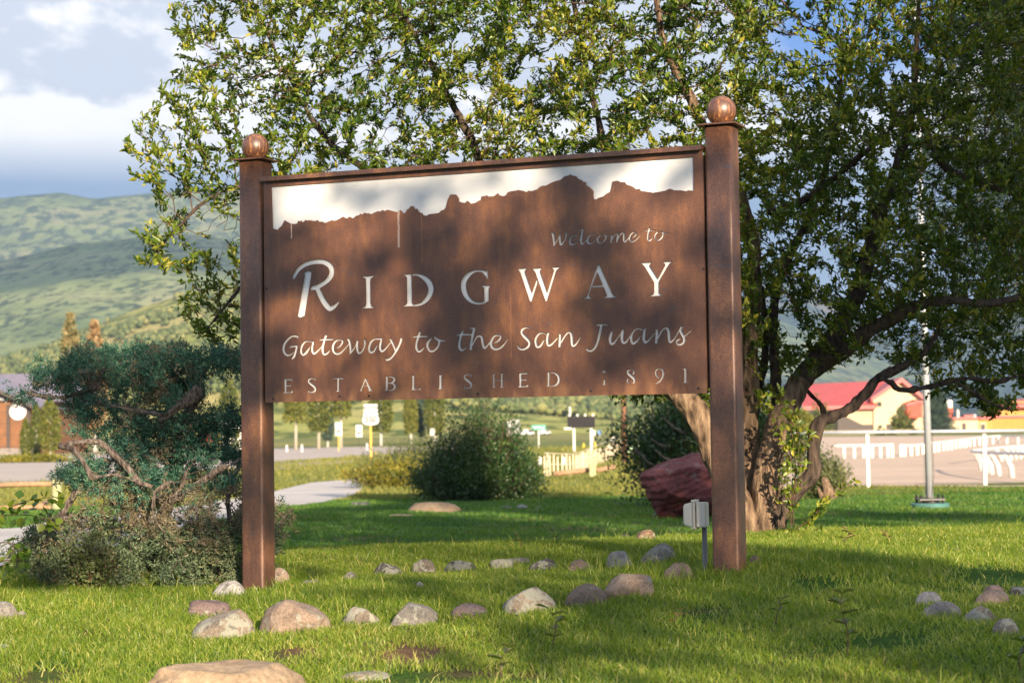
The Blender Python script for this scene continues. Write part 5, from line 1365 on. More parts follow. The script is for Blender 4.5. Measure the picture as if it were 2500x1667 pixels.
weed('wide leafy weed in the shadow band right of the sign', 2068, 1600, 150, 18, m_gshrub, .6, .055)
weed('weed with orange-tinted leaves at the edge of the shaded lawn', 2065, 1335, 42, 8, m_goldtree, .8, .05)
weed('small weed with orange leaves beside the crabapple trunk', 2168, 1330, 38, 7, m_browntree, .7, .04)
weed('dark leafy weed at the lower right picture edge', 2492, 1640, 85, 10, m_shrub, .8, .06)
weed('thin sprig rising behind the stone row, left one', 1270, 1345, 48, 5, m_gshrub, .5, .04)
weed('thin sprig rising behind the stone row, right one', 1358, 1335, 48, 5, m_gshrub, .7, .03)
weed('reddish sprout on the lawn below the cream rock', 1650, 1530, 42, 4, m_browntree, .6, .03)

# ------------------------------------------------------------------ grass
def grass_obj(name, pts, hgt_, wid, mat, tint, lean=.45, bend=.35):
    n = len(pts); d = np.stack([RNG.normal(0, lean, n), RNG.normal(0, lean, n), np.ones(n)], 1)
    leaf_obj(name, blades(pts, d, hgt_, wid, bend), tint, mat)
def view_pts(n, d0, d1, lo=-120, hi=2620, power=1.0):
    d = d0 + (d1 - d0) * RNG.uniform(0, 1, n) ** power
    px = RNG.uniform(lo, hi, n); x = (px - CX) / F * d
    return np.stack([x, d, hgt(x, d)], 1)
def fnoise(p, s, o=0.0):
    x = p[:, 0] * s + o; y = p[:, 1] * s * .8 + o * .7
    return (np.sin(x * 1.0 + 1.3 * np.sin(y * .7)) + np.sin(y * 1.3 + 1.7 * np.sin(x * .6 + 1)) + .7 * np.sin(x * 2.7 + y * 1.9) + .5 * np.sin(x * 5.1 - y * 4.3)) / 3.2
def near_grass():
    n = 500000
    p = view_pts(n, 5.6, 13.6, -280, 2780, power=.8)
    soil = np.zeros(n)
    for (a, b_, rx, ry) in [(1010, 1600, .16, .25), (1075, 1655, .28, .22), (1290, 1665, .12, .14), (700, 1600, .10, .2), (1180, 1660, .12, .12), (1720, 1500, .14, .2), (2170, 1570, .2, .2), (100, 1660, .14, .3), (1990, 1430, .16, .3), (2440, 1410, .25, .4)]:
        g0 = G(a, b_); soil = np.maximum(soil, np.exp(-(((p[:, 0] - g0.x) / rx) ** 2 + ((p[:, 1] - g0.y) / ry) ** 2)))
    f1 = fnoise(p, 2.1); f2 = fnoise(p, 9.0, 3.1)
    keep = RNG.uniform(0, 1, n) < np.clip(1.0 - soil * 1.25 - .35 * np.clip(-f2, 0, 1), .03, 1)
    # no blades inside stones
    for (x0, x1, y0, y1) in ROCKS:
        if y1 < 1300: continue
        g0 = G((x0 + x1) / 2, y1); w = (x1 - x0) / F * g0.y / 2
        keep &= ~((((p[:, 0] - g0.x) / (w * .92)) ** 2 + ((p[:, 1] - g0.y - w * .75) / (w * .72)) ** 2) < 1)
    p, f1, f2, soil = p[keep], f1[keep], f2[keep], soil[keep]; n = len(p)
    h = (.030 + .016 * f1 + .012 * f2) * RNG.uniform(.55, 1.35, n) + .008
    tuft = RNG.uniform(0, 1, n) < .02; h[tuft] *= 1.9
    w = RNG.uniform(.0022, .0042, n) * np.interp(p[:, 1], [6, 13], [1, 1.5])
    tint = np.clip(.36 + .10 * f2 - .12 * f1 + RNG.normal(0, .20, n) + (RNG.uniform(0, 1, n) < .10) * .5 + soil * .3, 0, 1)
    grass_obj('near_grass', p, h, w, m_grass, tint, .5, .45)
near_grass()
tagc(bpy.data.objects['near_grass'], 'sunlit and dappled mown grass around the sign and stones', 'grass')
def tall_tufts():
    P_ = []; H = []
    for (a, b_, n, hp, r) in [(1545, 1425, 90, 75, .10), (1500, 1405, 60, 60, .08), (1700, 1420, 60, 50, .1), (640, 1480, 70, 55, .12), (610, 1520, 50, 40, .1), (830, 1500, 40, 70, .03), (620, 1420, 30, 40, .05), (1620, 1370, 80, 55, .16), (1300, 1395, 60, 35, .25), (960, 1400, 70, 40, .2),
                              (1750, 1385, 40, 40, .08), (1860, 1480, 60, 35, .3), (1180, 1400, 80, 38, .3), (700, 1395, 80, 42, .3), (2200, 1390, 90, 38, .35), (2000, 1400, 70, 38, .3), (2420, 1370, 60, 40, .3), (500, 1470, 40, 40, .15), (870, 1420, 60, 30, .2), (1420, 1330, 90, 34, .5), (1100, 1350, 80, 30, .4),
                              (70, 1490, 60, 45, .2), (170, 1480, 50, 60, .15), (240, 1480, 60, 40, .2), (660, 1440, 40, 35, .06), (1755, 1392, 30, 30, .05), (1840, 1385, 50, 34, .1), (1730, 1365, 60, 42, .07)]:
        g0 = G(a, b_); s = g0.y / F
        x = g0.x + RNG.normal(0, r, n); y = g0.y + RNG.normal(0, r * .8, n); P_.append(np.stack([x, y, hgt(x, y)], 1)); H.append(hp * s * RNG.uniform(.5, 1.25, n))
    P_ = np.concatenate(P_); H = np.concatenate(H)
    grass_obj('tall_grass', P_, H, RNG.uniform(.003, .005, len(H)), m_grass, np.clip(RNG.normal(.5, .22, len(H)), 0, 1), .3, .35)
tall_tufts()
tagc(bpy.data.objects['tall_grass'], 'longer uncut grass tufts beside the stones and sign posts', 'grass')
def lawn():
    n = 400000
    p = view_pts(n, 13.0, 47, -350, 2850, 1.25)
    keep = np.ones(n, bool)
    keep &= ~inpoly(p[:, 0], p[:, 1], [(a, b_) for a, b_ in path_poly]) & ~inpoly(p[:, 0], p[:, 1], dirt_poly)
    p = p[keep]; n = len(p); f1 = fnoise(p, 1.1); f2 = fnoise(p, 4.0, 1.0)
    k = np.interp(p[:, 1], [13, 47], [1, 2.6])
    grass_obj('lawn_grass', p, (.042 + .014 * f1) * RNG.uniform(.6, 1.3, n) * np.interp(k, [1, 2.6], [1, 1.8]), RNG.uniform(.004, .008, n) * k * 1.3, m_lawn,
              np.clip(.42 + .22 * f2 + .18 * f1 + RNG.normal(0, .22, n), 0, 1), .45, .4)
lawn(); tagc(bpy.data.objects['lawn_grass'], 'deep green lawn on the lower ground behind the sign', 'grass')
def meadow():
    n = 180000
    p = view_pts(n, 42, 175, -350, 2850, 1.5)
    keep = ~inpoly(p[:, 0], p[:, 1], path_poly) & ~inpoly(p[:, 0], p[:, 1], dirt_poly) & ~inpoly(p[:, 0], p[:, 1], road_poly)
    p = p[keep]; n = len(p); f1 = fnoise(p, .35); f2 = fnoise(p, 1.2, 2.0); k = p[:, 1] / 45
    right = (p[:, 0] > 5.5) & (p[:, 1] < 60)
    h = np.where(right, .08, .14 + .10 * f1) * RNG.uniform(.5, 1.4, n) * np.interp(k, [1, 4], [1, 1.2])
    grass_obj('meadow_grass', p, np.maximum(h, .05), RNG.uniform(.012, .025, n) * k * 1.2, m_meadow, np.clip(.42 + .30 * f2 + RNG.normal(0, .2, n) - right * .2, 0, 1), .35, .3)
meadow(); tagc(bpy.data.objects['meadow_grass'], 'yellow-green uncut grass verge and field beyond the lawn', 'grass')

# ------------------------------------------------------------------ fences
def gz(x, y): return hz(x, y)
# split rail fence at the left
sf = empty('split_rail_fence', (0, 0, 0), 'low wooden split-rail fence with a pale round post at the left beyond the path', 'fence')
pp0 = P(139, 1252, 38); z0 = hz(pp0.x, 38); top = P(139, 1163, 38).z
MB().tube([(pp0.x, 38, z0 - .2), (pp0.x, 38, top - .02), (pp0.x, 38, top)], [.098, .098, .09], 14).build('post', m_post_wood, sf, smooth=False)
for (a, b_, c_, d_, dep1, dep2, r) in [(-60, 1188, 133, 1181, 38.4, 38.1, .055), (-60, 1243, 125, 1238, 38.4, 38.1, .05), (-60, 1252, 40, 1236, 41, 42, .05), (90, 1238, 128, 1220, 38.5, 41.5, .05)]:
    p0, p1 = P(a, b_, dep1), P(c_, d_, dep2)
    MB().tube([p0, p0.lerp(p1, .5) + Vector((0, 0, .02)), p1], [r, r * 1.15, r * .9], 8, squash=.85).build('rail', m_wood, sf, smooth=True)
# low barrier by the lawn, centre right
lb = empty('log_barrier', (0, 0, 0), 'low parking barrier of peeled logs fixed to a short green-grey post', 'barrier')
dd = 64
p0 = P(1447, 1160, dd); MB().quad_box((p0.x, dd, p0.z + .17), (.22, .22, .42)).build('post', m_post_wood, lb, bevel=.02)
for (a, b_, c_, d_) in [(1350, 1157, 1437, 1147), (1456, 1148, 1500, 1139)]:
    q0, q1 = P(a, b_, dd + .1), P(c_, d_, dd + .4); MB().tube([q0, q1], [.085, .085], 10).build('log', m_wood, lb, smooth=True)
# picket fence running away
pf = empty('picket_fence', (0, 0, 0), 'long pale cream picket fence curving away beyond the lawn', 'fence')
path_ = catmull([(1330, 1152, 68, 62), (1400, 1148, 72, 54), (1440, 1130, 82, 48), (1480, 1108, 100, 40), (1500, 1100, 118, 36), (1530, 1094, 140, 30)], 12)
mbp = None; src = None
for i in range(40):
    q = path_[int(i / 40 * (len(path_) - 1))]; q2 = path_[min(len(path_) - 1, int(i / 40 * (len(path_) - 1)) + 1)]; fr_ = (i / 40 * (len(path_) - 1)) % 1
    px, py, d_, hp = [q[k] * (1 - fr_) + q2[k] * fr_ for k in range(4)]
    p0 = P(px, py, d_); h = hp / F * d_ * RNG.uniform(.92, 1.08)
    if src is None:
        b = MB().quad_box((0, 0, .47), (.05, .03, .94)); b.v += [(-.025, -.015, .94), (.025, -.015, .94), (0, -.015, 1.0), (-.025, .015, .94), (.025, .015, .94), (0, .015, 1.0)]
        n = len(b.v) - 6; b.f += [(n, n + 1, n + 2), (n + 4, n + 3, n + 5), (n, n + 2, n + 5, n + 3), (n + 1, n + 4, n + 5, n + 2)]
        src = b.mesh('picket'); src.materials.append(m_picket)
    o = bpy.data.objects.new('picket', src); C.objects.link(o); o.parent = pf; o.location = (p0.x, d_, hz(p0.x, d_) - .03); o.scale = (1, 1, h)
    o.rotation_euler = (0, RNG.normal(0, .02), RNG.normal(0, .1))
# picket rails (two lines behind the pickets)
for k in (.3, .75):
    pts = [P(q[0], q[1] - q[3] * k, q[2] + .06) for q in path_[::4]]
    MB().tube(pts, .018, 4).build('rail', m_picket, pf)

# near pipe-rail fence
nf = empty('pipe_rail_fence', (0, 0, 0), 'near fence of one long grey pipe rail on white posts beside the racetrack', 'fence')
NF = 50.0
pr = [P(a, b_, NF) for a, b_ in [(1880, 1058), (2120, 1055), (2400, 1052), (2640, 1049)]]
MB().tube(pr, .047, 10).build('rail', m_pipe, nf, smooth=True)
for px, yt, yb in [(1836, 1060, 1181), (2117, 1057, 1183), (2402, 1056, 1181)]:
    p1 = P(px, yt + 3, NF + .02); p0 = P(px, yb, NF + .02)
    MB().quad_box((p1.x, NF + .02, (p1.z + p0.z) / 2 - .1), (.09, .09, p1.z - p0.z + .2)).build('post', m_whitepaint, nf, bevel=.008)
def run_rail(name, label, pts, posts, r=.045, gooseneck=False, pw=.09, mat=m_whitepaint, ends=()):
    """pts: (px, py_of_rail, py_of_base, depth)"""
    t = empty(name, (0, 0, 0), label, 'fence')
    pts = [(a, b_, c_, G(a, c_).y) for a, b_, c_, d_ in pts]
    cp = catmull(pts, 8)
    MB().tube([P(q[0], q[1], q[3]) for q in cp], r, 8).build('rail', mat, t, smooth=True)
    xs_ = np.array([q[0] for q in cp])
    for px in posts:
        k = int(np.argmin(np.abs(xs_ - px))) if not isinstance(px, tuple) else px[1]
        q = cp[k]; xx = px if not isinstance(px, tuple) else q[0]
        a = P(xx, q[1] + 1, q[3]); b_ = P(xx, q[2], q[3])
        if gooseneck:
            o_ = -.34
            MB().tube([a, (a.x + .16, a.y + .1, a.z - .10), (a.x + .34, a.y + .15, a.z - .42), (a.x + .38, a.y + .15, b_.z - .1)], [.05, .07, .085, .085], 8).build('post', mat, t, smooth=True)
        else:
            MB().quad_box((a.x, a.y, (a.z + b_.z) / 2), (pw, pw, a.z - b_.z + .1)).build('post', mat, t)
    return t
run_rail('track_rail', 'short run of white track rail with posts left of the flagpole', [(2036, 1088, 1119, 150), (2110, 1087, 1118, 150), (2180, 1085, 1117, 150)],
         [2060, 2085, 2108, 2129, 2149, 2167, 2178], .06, pw=.13)
run_rail('track_rail', 'long white track rail climbing to the right behind the flagpole', [(2198, 1087, 1115, 152), (2230, 1087, 1112, 155), (2290, 1080, 1103, 170), (2350, 1073, 1093, 190), (2400, 1067, 1086, 215), (2440, 1064, 1083, 230), (2520, 1066, 1085, 235)],
         [2199, 2208, 2224, 2239, 2253, 2268, 2281, 2291, 2303, 2313, 2323, 2333, 2343, 2352, 2358, 2367, 2378, 2391, 2407, 2424, 2438, 2458, 2485], .07, pw=.15)
nr = run_rail('track_rail', 'nearest curved white track rail on bent gooseneck posts at the right edge', [(2372, 1101, 1150, 82), (2382, 1103, 1155, 79), (2410, 1105, 1162, 76), (2450, 1106, 1168, 74), (2500, 1107, 1174, 73), (2600, 1110, 1180, 72)],
         [2373, 2380, 2388, 2396, 2413, 2444, 2494, 2550], .055, True)
run_rail('track_rail', 'far side of the curved white track rail at the right edge', [(2376, 1100, 1134, 95), (2400, 1097, 1130, 100), (2450, 1092, 1124, 108), (2500, 1088, 1118, 116), (2600, 1082, 1110, 125)],
         [2428, 2452, 2464, 2475, 2485, 2495, 2510, 2530], .055, True)

# flagpole with bolted base
fp = P(2270, 1229, 31.0); fx, fy, fz = fp.x, 31.0, hz(fp.x, 31.0)
fpo = empty('flagpole', (fx, fy, fz), 'tall silver-painted flagpole bolted to a round teal concrete base on the lawn', 'flagpole')
MB().tube([(0, 0, -.1), (0, 0, .10), (0, 0, .115)], [.315, .315, .29], 28).build('base', m_teal, fpo)
MB().quad_box((0, 0, .175), (.42, .42, .022)).build('base_plate', m_conduit, fpo, bevel=.004)
MB().tube([(0, 0, .115), (0, 0, .20)], [.15, .15], 20).build('collar', m_dark, fpo)
MB().tube([(0, 0, .19), (-.02, 0, 3.0), (-.055, 0, 9.0)], [.062, .05, .032], 16).build('pole', m_pole, fpo, smooth=True)
MB().tube([(-.095, -.02, .2), (-.085, -.03, 1.2), (-.07, -.02, 3.2), (-.08, 0, 8.5)], .0045, 5).build('rope', m_conduit, fpo)
MB().tube([(.02, -.06, .2), (.062, -.06, .55), (.055, -.06, 1.3)], .004, 5).build('cable', m_dark, fpo)
for a in (-.18, .18):
    for b_ in (-.16, .16): MB().tube([(a, b_, .10), (a, b_, .235), (a, b_, .25)], [.024, .024, .014], 8).build('bolt', m_dark, fpo)

# ------------------------------------------------------------------ road signs and roadside furniture
def text_mesh(txt, size, loc, mat, parent, depth=.002, sx=1.0, name='lettering', bold=.0, rz=0):
    cu = bpy.data.curves.new(name, 'FONT'); cu.body = txt; cu.size = size; cu.align_x = 'CENTER'; cu.align_y = 'CENTER'; cu.extrude = depth; cu.offset = bold; cu.resolution_u = 3
    o = bpy.data.objects.new(name, cu); C.objects.link(o); dg = bpy.context.evaluated_depsgraph_get()
    me = bpy.data.meshes.new_from_object(o.evaluated_get(dg)); bpy.data.objects.remove(o); me.name = name
    me.materials.clear()
    o = link(name, me, mat, parent); o.location = loc; o.rotation_euler = (math.pi / 2, 0, rz); o.scale = (sx, 1, 1)
    return o
def at_base(px, py, d):
    p = P(px, py, d); return Vector((p.x, d, hz(p.x, d)))
D = 114; s = D / F; b = at_base(906, 1124, D); zt0 = P(906, 986, D).z - b.z
rs = empty('route_sign', b, 'black and white route shield reading 550 with a SOUTH plate above on a yellow post', 'road sign')
MB().quad_box((0, .03, zt0 / 2), (.10, .04, zt0)).build('post', m_signpost, rs)
pz = P(906, 996, D).z - b.z
MB().quad_box((0, -.02, pz), (.84, .02, .46)).build('direction_plate', m_signwhite, rs, bevel=.005)
text_mesh('SOUTH', .28, (0, -.034, pz), m_signblack, rs, sx=.9, bold=.010)
sz_ = P(906, 1023, D).z - b.z
def shield(w, h):
    pts = []
    half = [(0, .44), (.10, .50), (.25, .47), (.36, .50), (.47, .40), (.42, .28), (.50, .05), (.50, -.15), (.44, -.32), (.30, -.42), (.12, -.45), (0, -.50)]
    hf = catmull(half, 4); pts = [(x * w, z * h) for x, z in hf] + [(-x * w, z * h) for x, z in reversed(hf[1:-1])]
    return pts
MB().prism([(x, z + sz_) for x, z in shield(1.06, .84)], -.03, -.01).build('shield_border', m_signblack, rs)
MB().prism([(x, z + sz_) for x, z in shield(.99, .77)], -.036, -.031).build('shield', m_signwhite, rs)
text_mesh('550', .56, (0, -.042, sz_ - .02), m_signblack, rs, sx=.80, bold=.016)
def small_sign(label, px, base_y, top_y, d, w, h, mat, post, name='road_sign', cat='road sign', pw=.08, two=False, txt=None, txtmat=None):
    b = at_base(px, base_y, d); z1 = P(px, top_y, d).z - b.z
    t = empty(name, b, label, cat)
    MB().quad_box((0, .04, (z1 - .05) / 2), (pw, .05, z1 - .05)).build('post', post, t)
    MB().quad_box((0, -.02, z1 - h / 2), (w, .02, h)).build('panel', mat, t, bevel=.004)
    if two: MB().quad_box((0, -.02, z1 - h * 1.62), (w * 1.0, .02, h * 1.05)).build('lower_panel', mat, t, bevel=.004)
    if two: MB().quad_box((0, -.036, z1 - h * 1.62 + h * .18), (w * .7, .008, h * .3)).build('symbol', m_signblack, t)
    if txt: text_mesh(txt, h * .55, (0, -.034, z1 - h / 2), txtmat or m_signwhite, t)
    return t
small_sign('pair of small white plates on a yellow post left of the route shield', 827, 1094, 1031, 170, .60, .55, m_signwhite, m_signpost, two=True)
small_sign('distant white double sign on a thin dark post near the route shield', 877, 1090, 1037, 210, .70, .62, m_signwhite, m_dark, two=True, pw=.05)
small_sign('white directional sign board on a yellow post behind the juniper', 535, 1096, 1016, 150, .95, .72, m_pipe, m_signpost, pw=.2)
ws = at_base(565, 1090, 152); t = empty('board_sign', ws, 'wide white sign board between two white posts right of the yellow-posted board', 'sign')
z1 = P(565, 1027, 152).z - ws.z
for a in (-.75, .75): MB().quad_box((a, .04, z1 / 2), (.12, .08, z1)).build('post', m_whitepaint, t)
MB().quad_box((0, -.03, z1 - .33), (1.62, .05, .62)).build('panel', m_whitepaint, t); MB().quad_box((0, -.062, z1 - .42), (1.3, .01, .16)).build('symbol', m_pipe, t)
gs = small_sign('green street-name sign on a thin pale post beyond the central shrub', 1316, 1110, 1037, 175, 1.30, .46, m_signgreen, m_whitepaint, pw=.09)
for i in range(6): MB().quad_box((-.48 + i * .17 + (.1 if i == 5 else 0), -.033, P(1316, 1037, 175).z - at_base(1316, 1110, 175).z - .23), (.10, .006, .16 + .05 * (i % 2))).build('letter', m_signwhite, gs)
small_sign('small blue information sign far away on the field', 1464, 1070, 1050, 300, .55, .6, m_blue, m_pipe, pw=.05)
small_sign('small round white sign on a pole right of the display board', 1449, 1094, 1050, 230, .6, .6, m_signwhite, m_whitepaint, pw=.06)
small_sign('small pale marker sign at the end of the picket fence', 1497, 1090, 1066, 150, .28, .35, m_signwhite, m_pipe, pw=.04)
small_sign('little white sign near the road beyond the yellow shrub', 1056, 1085, 1046, 230, .5, .8, m_signwhite, m_dark, pw=.05)
# dark display board on two posts
bd = at_base(1420, 1093, 140); t = empty('display_board', bd, 'dark grid-faced display board raised on two pale posts across the field', 'display board')
zb = P(1420, 1044, 140).z - bd.z; ztp = P(1420, 1016, 140).z - bd.z; s = 140 / F
for a in (1402, 1444): MB().quad_box(((a - 1420) * s, .06, zb / 2), (.17, .1, zb)).build('post', m_whitepaint, t)
MB().quad_box((0, 0, (zb + ztp) / 2), (68 * s, .18, ztp - zb)).build('housing', m_dark, t)
cw = 66 * s / 9; chh = (ztp - zb - .04) / 4
cellme = MB().quad_box((0, 0, 0), (cw - .025, .02, chh - .02)).mesh('cell'); cellme.materials.append(m_led)
for i in range(9):
    for j in range(4):
        o = bpy.data.objects.new('cell', cellme); C.objects.link(o); o.parent = t; o.location = (-33 * s + cw * (i + .5), -.10, zb + .02 + chh * (j + .5))
for a in (-28, -9, 10, 29): MB().quad_box((a * s, 0, ztp + .09), (.14, .14, .16)).build('lamp', m_whitepaint, t)
MB().quad_box((-27 * s, 0, ztp + .42), (.11, .11, .6)).build('mast', m_whitepaint, t)
MB().quad_box((-33 * s, -.05, zb - .04), (.55, .12, .16)).build('side_panel', m_whitepaint, t)
# utility pole
b = at_base(1525, 1106, 95); t = empty('utility_pole', b, 'reddish-brown wooden utility pole standing behind the dark shrub', 'utility pole')
MB().tube([(0, 0, -.2), (0, 0, 7.5)], [.17, .12], 12).build('shaft', m_pole_wood, t, smooth=True); MB().tube([(.13, -.12, 0), (.11, -.12, 6)], .03, 6).build('cable_guard', m_dark, t)
b = at_base(1494, 1075, 170); t = empty('lamp_post', b, 'thin dark lamp post standing left of the utility pole', 'lamp post'); MB().tube([(0, 0, 0), (0, 0, 5)], [.06, .04], 8).build('shaft', m_dark, t)
b = at_base(1548, 1099, 120); t = empty('utility_cabinet', b, 'pale green utility cabinet right of the wooden pole', 'cabinet')
MB().quad_box((0, 0, .45), (.8, .6, .9)).build('housing', m_greenbox, t, bevel=.02)
for i in (-1, 0, 1): MB().quad_box((i * .24, -.31, .45), (.02, .02, .8)).build('rib', m_greenbox, t)
for i, (px, py, d_, lab) in enumerate([(1425, 1092, 160, 'yellow marker post under the dark display board'), (1453, 1086, 170, 'small yellow marker right of the display board posts')]):
    b = at_base(px, py, d_); o = MB().tube([(0, 0, 0), (0, 0, .45), (0, 0, .5)], [.08, .08, .03], 8).build('marker_post', m_yellow, None, loc=b); tagc(o, lab, 'marker post')
for lab, px, py, yt, d_ in [('white delineator post beside the pale cottonwood trunks', 737, 1092, 1078, 165), ('second white delineator post left of the cottonwoods', 700, 1090, 1078, 170), ('white delineator post behind the route shield', 896, 1086, 1074, 175), ('white post in front of the picket fence', 1318, 1106, 1092, 90), ('white-topped post left of the picket fence', 1375, 1110, 1096, 88)]:
    b = at_base(px, py, d_); h = (py - yt) / F * d_ + .2; o = MB().tube([(0, 0, 0), (0, 0, h - .04), (0, 0, h)], [.09, .09, .03], 8).build('delineator_post', m_whitepaint, None, loc=b); tagc(o, lab, 'marker post')

# vehicles far away
def car(label, px, py, d_, L_, H_, mat, rz=0, truck=False):
    b = at_base(px, py, d_); t = empty('truck' if truck else 'parked_car', b, label, 'truck' if truck else 'car', rz=rz)
    if truck:
        MB().quad_box((.8, 0, 2.3), (L_ * .7, 2.4, 2.9)).build('cargo_box', m_signwhite, t, bevel=.08)
        MB().prism([(-L_ * .48, .5), (-L_ * .48, 1.5), (-L_ * .40, 2.4), (-L_ * .26, 2.5), (-L_ * .26, .5)], -1.05, 1.05).build('cab', mat, t)
        MB().prism([(-L_ * .472, 1.5), (-L_ * .40, 2.3), (-L_ * .32, 2.3), (-L_ * .32, 1.5)], -1.07, -1.055).build('window', m_glass, t)
        wz, wr = .5, .5; wx = (-L_ * .36, L_ * .12, L_ * .3)
    else:
        l, h = L_ / 2, H_
        MB().prism([(-l, .35), (-l * .98, .75), (-l * .55, .88), (l * .9, .92), (l, .75), (l, .35)], -.85, .85).build('body', mat, t, bevel=.05)
        MB().prism([(-l * .5, .88), (-l * .25, h), (l * .55, h), (l * .85, .9)], -.74, .74).build('cabin', mat, t, bevel=.04)
        MB().prism([(-l * .42, .92), (-l * .22, h - .08), (l * .5, h - .08), (l * .74, .94)], -.765, -.745).build('window', m_glass, t)
        wz, wr = .32, .32; wx = (-l * .62, l * .62)
    for x in wx:
        for y in (-.82, .82): MB().tube([(x, y - .1, wz), (x, y + .1, wz)], wr, 14).build('wheel', m_tyre, t)
car('white box truck parked far away behind the central shrub', 1253, 1054, 420, 6.0, 3.0, m_carwhite, rz=1.45, truck=True)
car('white car driving on the distant road right of the green sign', 1329, 1072, 520, 4.4, 1.5, m_carwhite, rz=1.0)
car('white car on the distant road left of the green sign', 1287, 1062, 480, 4.5, 1.6, m_carwhite, rz=1.0)
car('red car seen through the juniper branches', 508, 1100, 330, 4.0, 1.4, m_carred)
car('white pickup-sized car parked behind the red one', 552, 1092, 360, 4.8, 1.6, m_carwhite, rz=.3)

# ------------------------------------------------------------------ left building (brown timber, violet-grey roof)
def building_left():
    d_ = 176.0; s = d_ / F
    b = at_base(60, 1112, d_); t = empty('timber_building', b, 'brown timber building with violet-grey metal roof and a round white badge at the left edge', 'building')
    def lx(px): return (px - 60) * s
    def lz(px, py): return P(px, py, d_).z - b.z
    MB().prism([(lx(-260), 0), (lx(72), 0), (lx(72), lz(72, 982)), (lx(-95), lz(-95, 915)), (lx(-260), lz(-260, 975))], 0, 16).build('wall', m_brownwood, t)
    MB().prism([(lx(-260), -.2), (lx(86), -.2), (lx(86), lz(86, 1094)), (lx(-260), lz(-260, 1094))], -.25, -.02).build('stone_base', m_stone, t)
    # siding boards on the gable
    for i in range(14):
        zz = lz(0, 1090) + i * .36
        x1 = 72 if zz < lz(72, 985) else None
        if x1 is None: break
        MB().quad_box((lx(-94), -.03, zz), ((72 + 260) * s, .05, .04)).build('board', m_trimdark if i % 3 == 0 else m_brownwood, t)
    # roof: near gable pitch with overhang, thickness
    ez, rz_ = lz(94, 992), lz(-95, 905)
    def slab(x0, z0, x1, z1, y0, y1, th, mat, nm):
        m = MB(); m.v += [(x0, y0, z0), (x1, y0, z1), (x1, y1, z1), (x0, y1, z0), (x0, y0, z0 - th), (x1, y0, z1 - th), (x1, y1, z1 - th), (x0, y1, z0 - th)]
        m.f += [(0, 1, 2, 3), (7, 6, 5, 4), (0, 4, 5, 1), (1, 5, 6, 2), (2, 6, 7, 3), (3, 7, 4, 0)]; return m.build(nm, mat, t)
    rf = slab(lx(-95), rz_, lx(96), ez, -1.2, 17, .18, m_purpleroof, 'roof'); slab(lx(-95), rz_, lx(-270), lz(-270, 980), -1.2, 17, .18, m_purpleroof, 'roof')
    for m_ in (slab(lx(-95), rz_ - .02, lx(97), ez - .02, -1.28, -1.2, .34, m_trimdark, 'fascia'),): pass
    # the big main roof behind, sloping towards the road
    m = MB(); x0, x1 = lx(-400), lx(84)
    zt_, ze = lz(60, 900), lz(90, 978)
    m.v += [(x0, 6, ze), (x1 + 1.0, 6, ze), (x1, 14, zt_), (x0, 14, zt_), (x0, 22, ze), (x1 + 1.0, 22, ze)]
    m.f += [(0, 1, 2, 3), (3, 2, 5, 4), (1, 5, 2)]
    m.build('main_roof', m_purpleroof, t)
    MB().quad_box(((x0 + x1) / 2, 14, ze / 2), (x1 - x0, 15.5, ze)).build('main_wall', m_brownwood, t)
    MB().tube([(lx(15), 13.9, zt_), (lx(15), 13.9, zt_ + .7)], .18, 8).build('roof_vent', m_pipe, t)
    for px in (21, -30, 70): MB().quad_box((lx(px), -.1, lz(px, 1050)), (.30, .14, lz(px, 1000) * 1.1)).build('timber_post', m_trimdark, t)
    # badge with arched dark backing
    cx_, cz_ = lx(46), lz(46, 1005)
    MB().tube([(cx_, -.14, cz_ + .2), (cx_, -.24, cz_ + .2)], 24 * s, 28).build('arch_backing', m_trimdark, t)
    bg = MB().tube([(cx_, -.25, cz_), (cx_, -.34, cz_)], 20.5 * s, 32).build('badge', m_signwhite, t)
    rr = 16.5 * s
    MB().tube([(cx_ + rr * math.cos(a), -.355, cz_ + rr * math.sin(a)) for a in np.linspace(0, 2 * math.pi, 33)], .022, 4, cap=False).build('badge_ring', m_pipe, bg)
    MB().prism([(cx_ - 8 * s, cz_ - 7 * s), (cx_ - 3 * s, cz_ + 3 * s), (cx_, cz_ - 1 * s), (cx_ + 4 * s, cz_ + 8 * s), (cx_ + 9 * s, cz_ - 7 * s)], -.352, -.342).build('badge_emblem', m_pipe, bg)
    for i in range(9):
        a = math.radians(150 - i * 15); r2 = 18.6 * s
        o = MB().quad_box((0, 0, 0), (.09, .01, .13)).build('letter', m_pipe, bg); o.location = (cx_ + r2 * math.cos(a), -.35, cz_ + r2 * math.sin(a)); o.rotation_euler = (0, math.pi / 2 - a, 0)
    sgn = MB().quad_box((lx(-4), -.2, lz(0, 974)), (48 * s, .1, 13 * s)).build('sign_board', m_signblack, t)
    text_mesh('BREWING', .40, (lx(-12), -.262, lz(0, 974)), m_signwhite, sgn, bold=.006)
building_left()

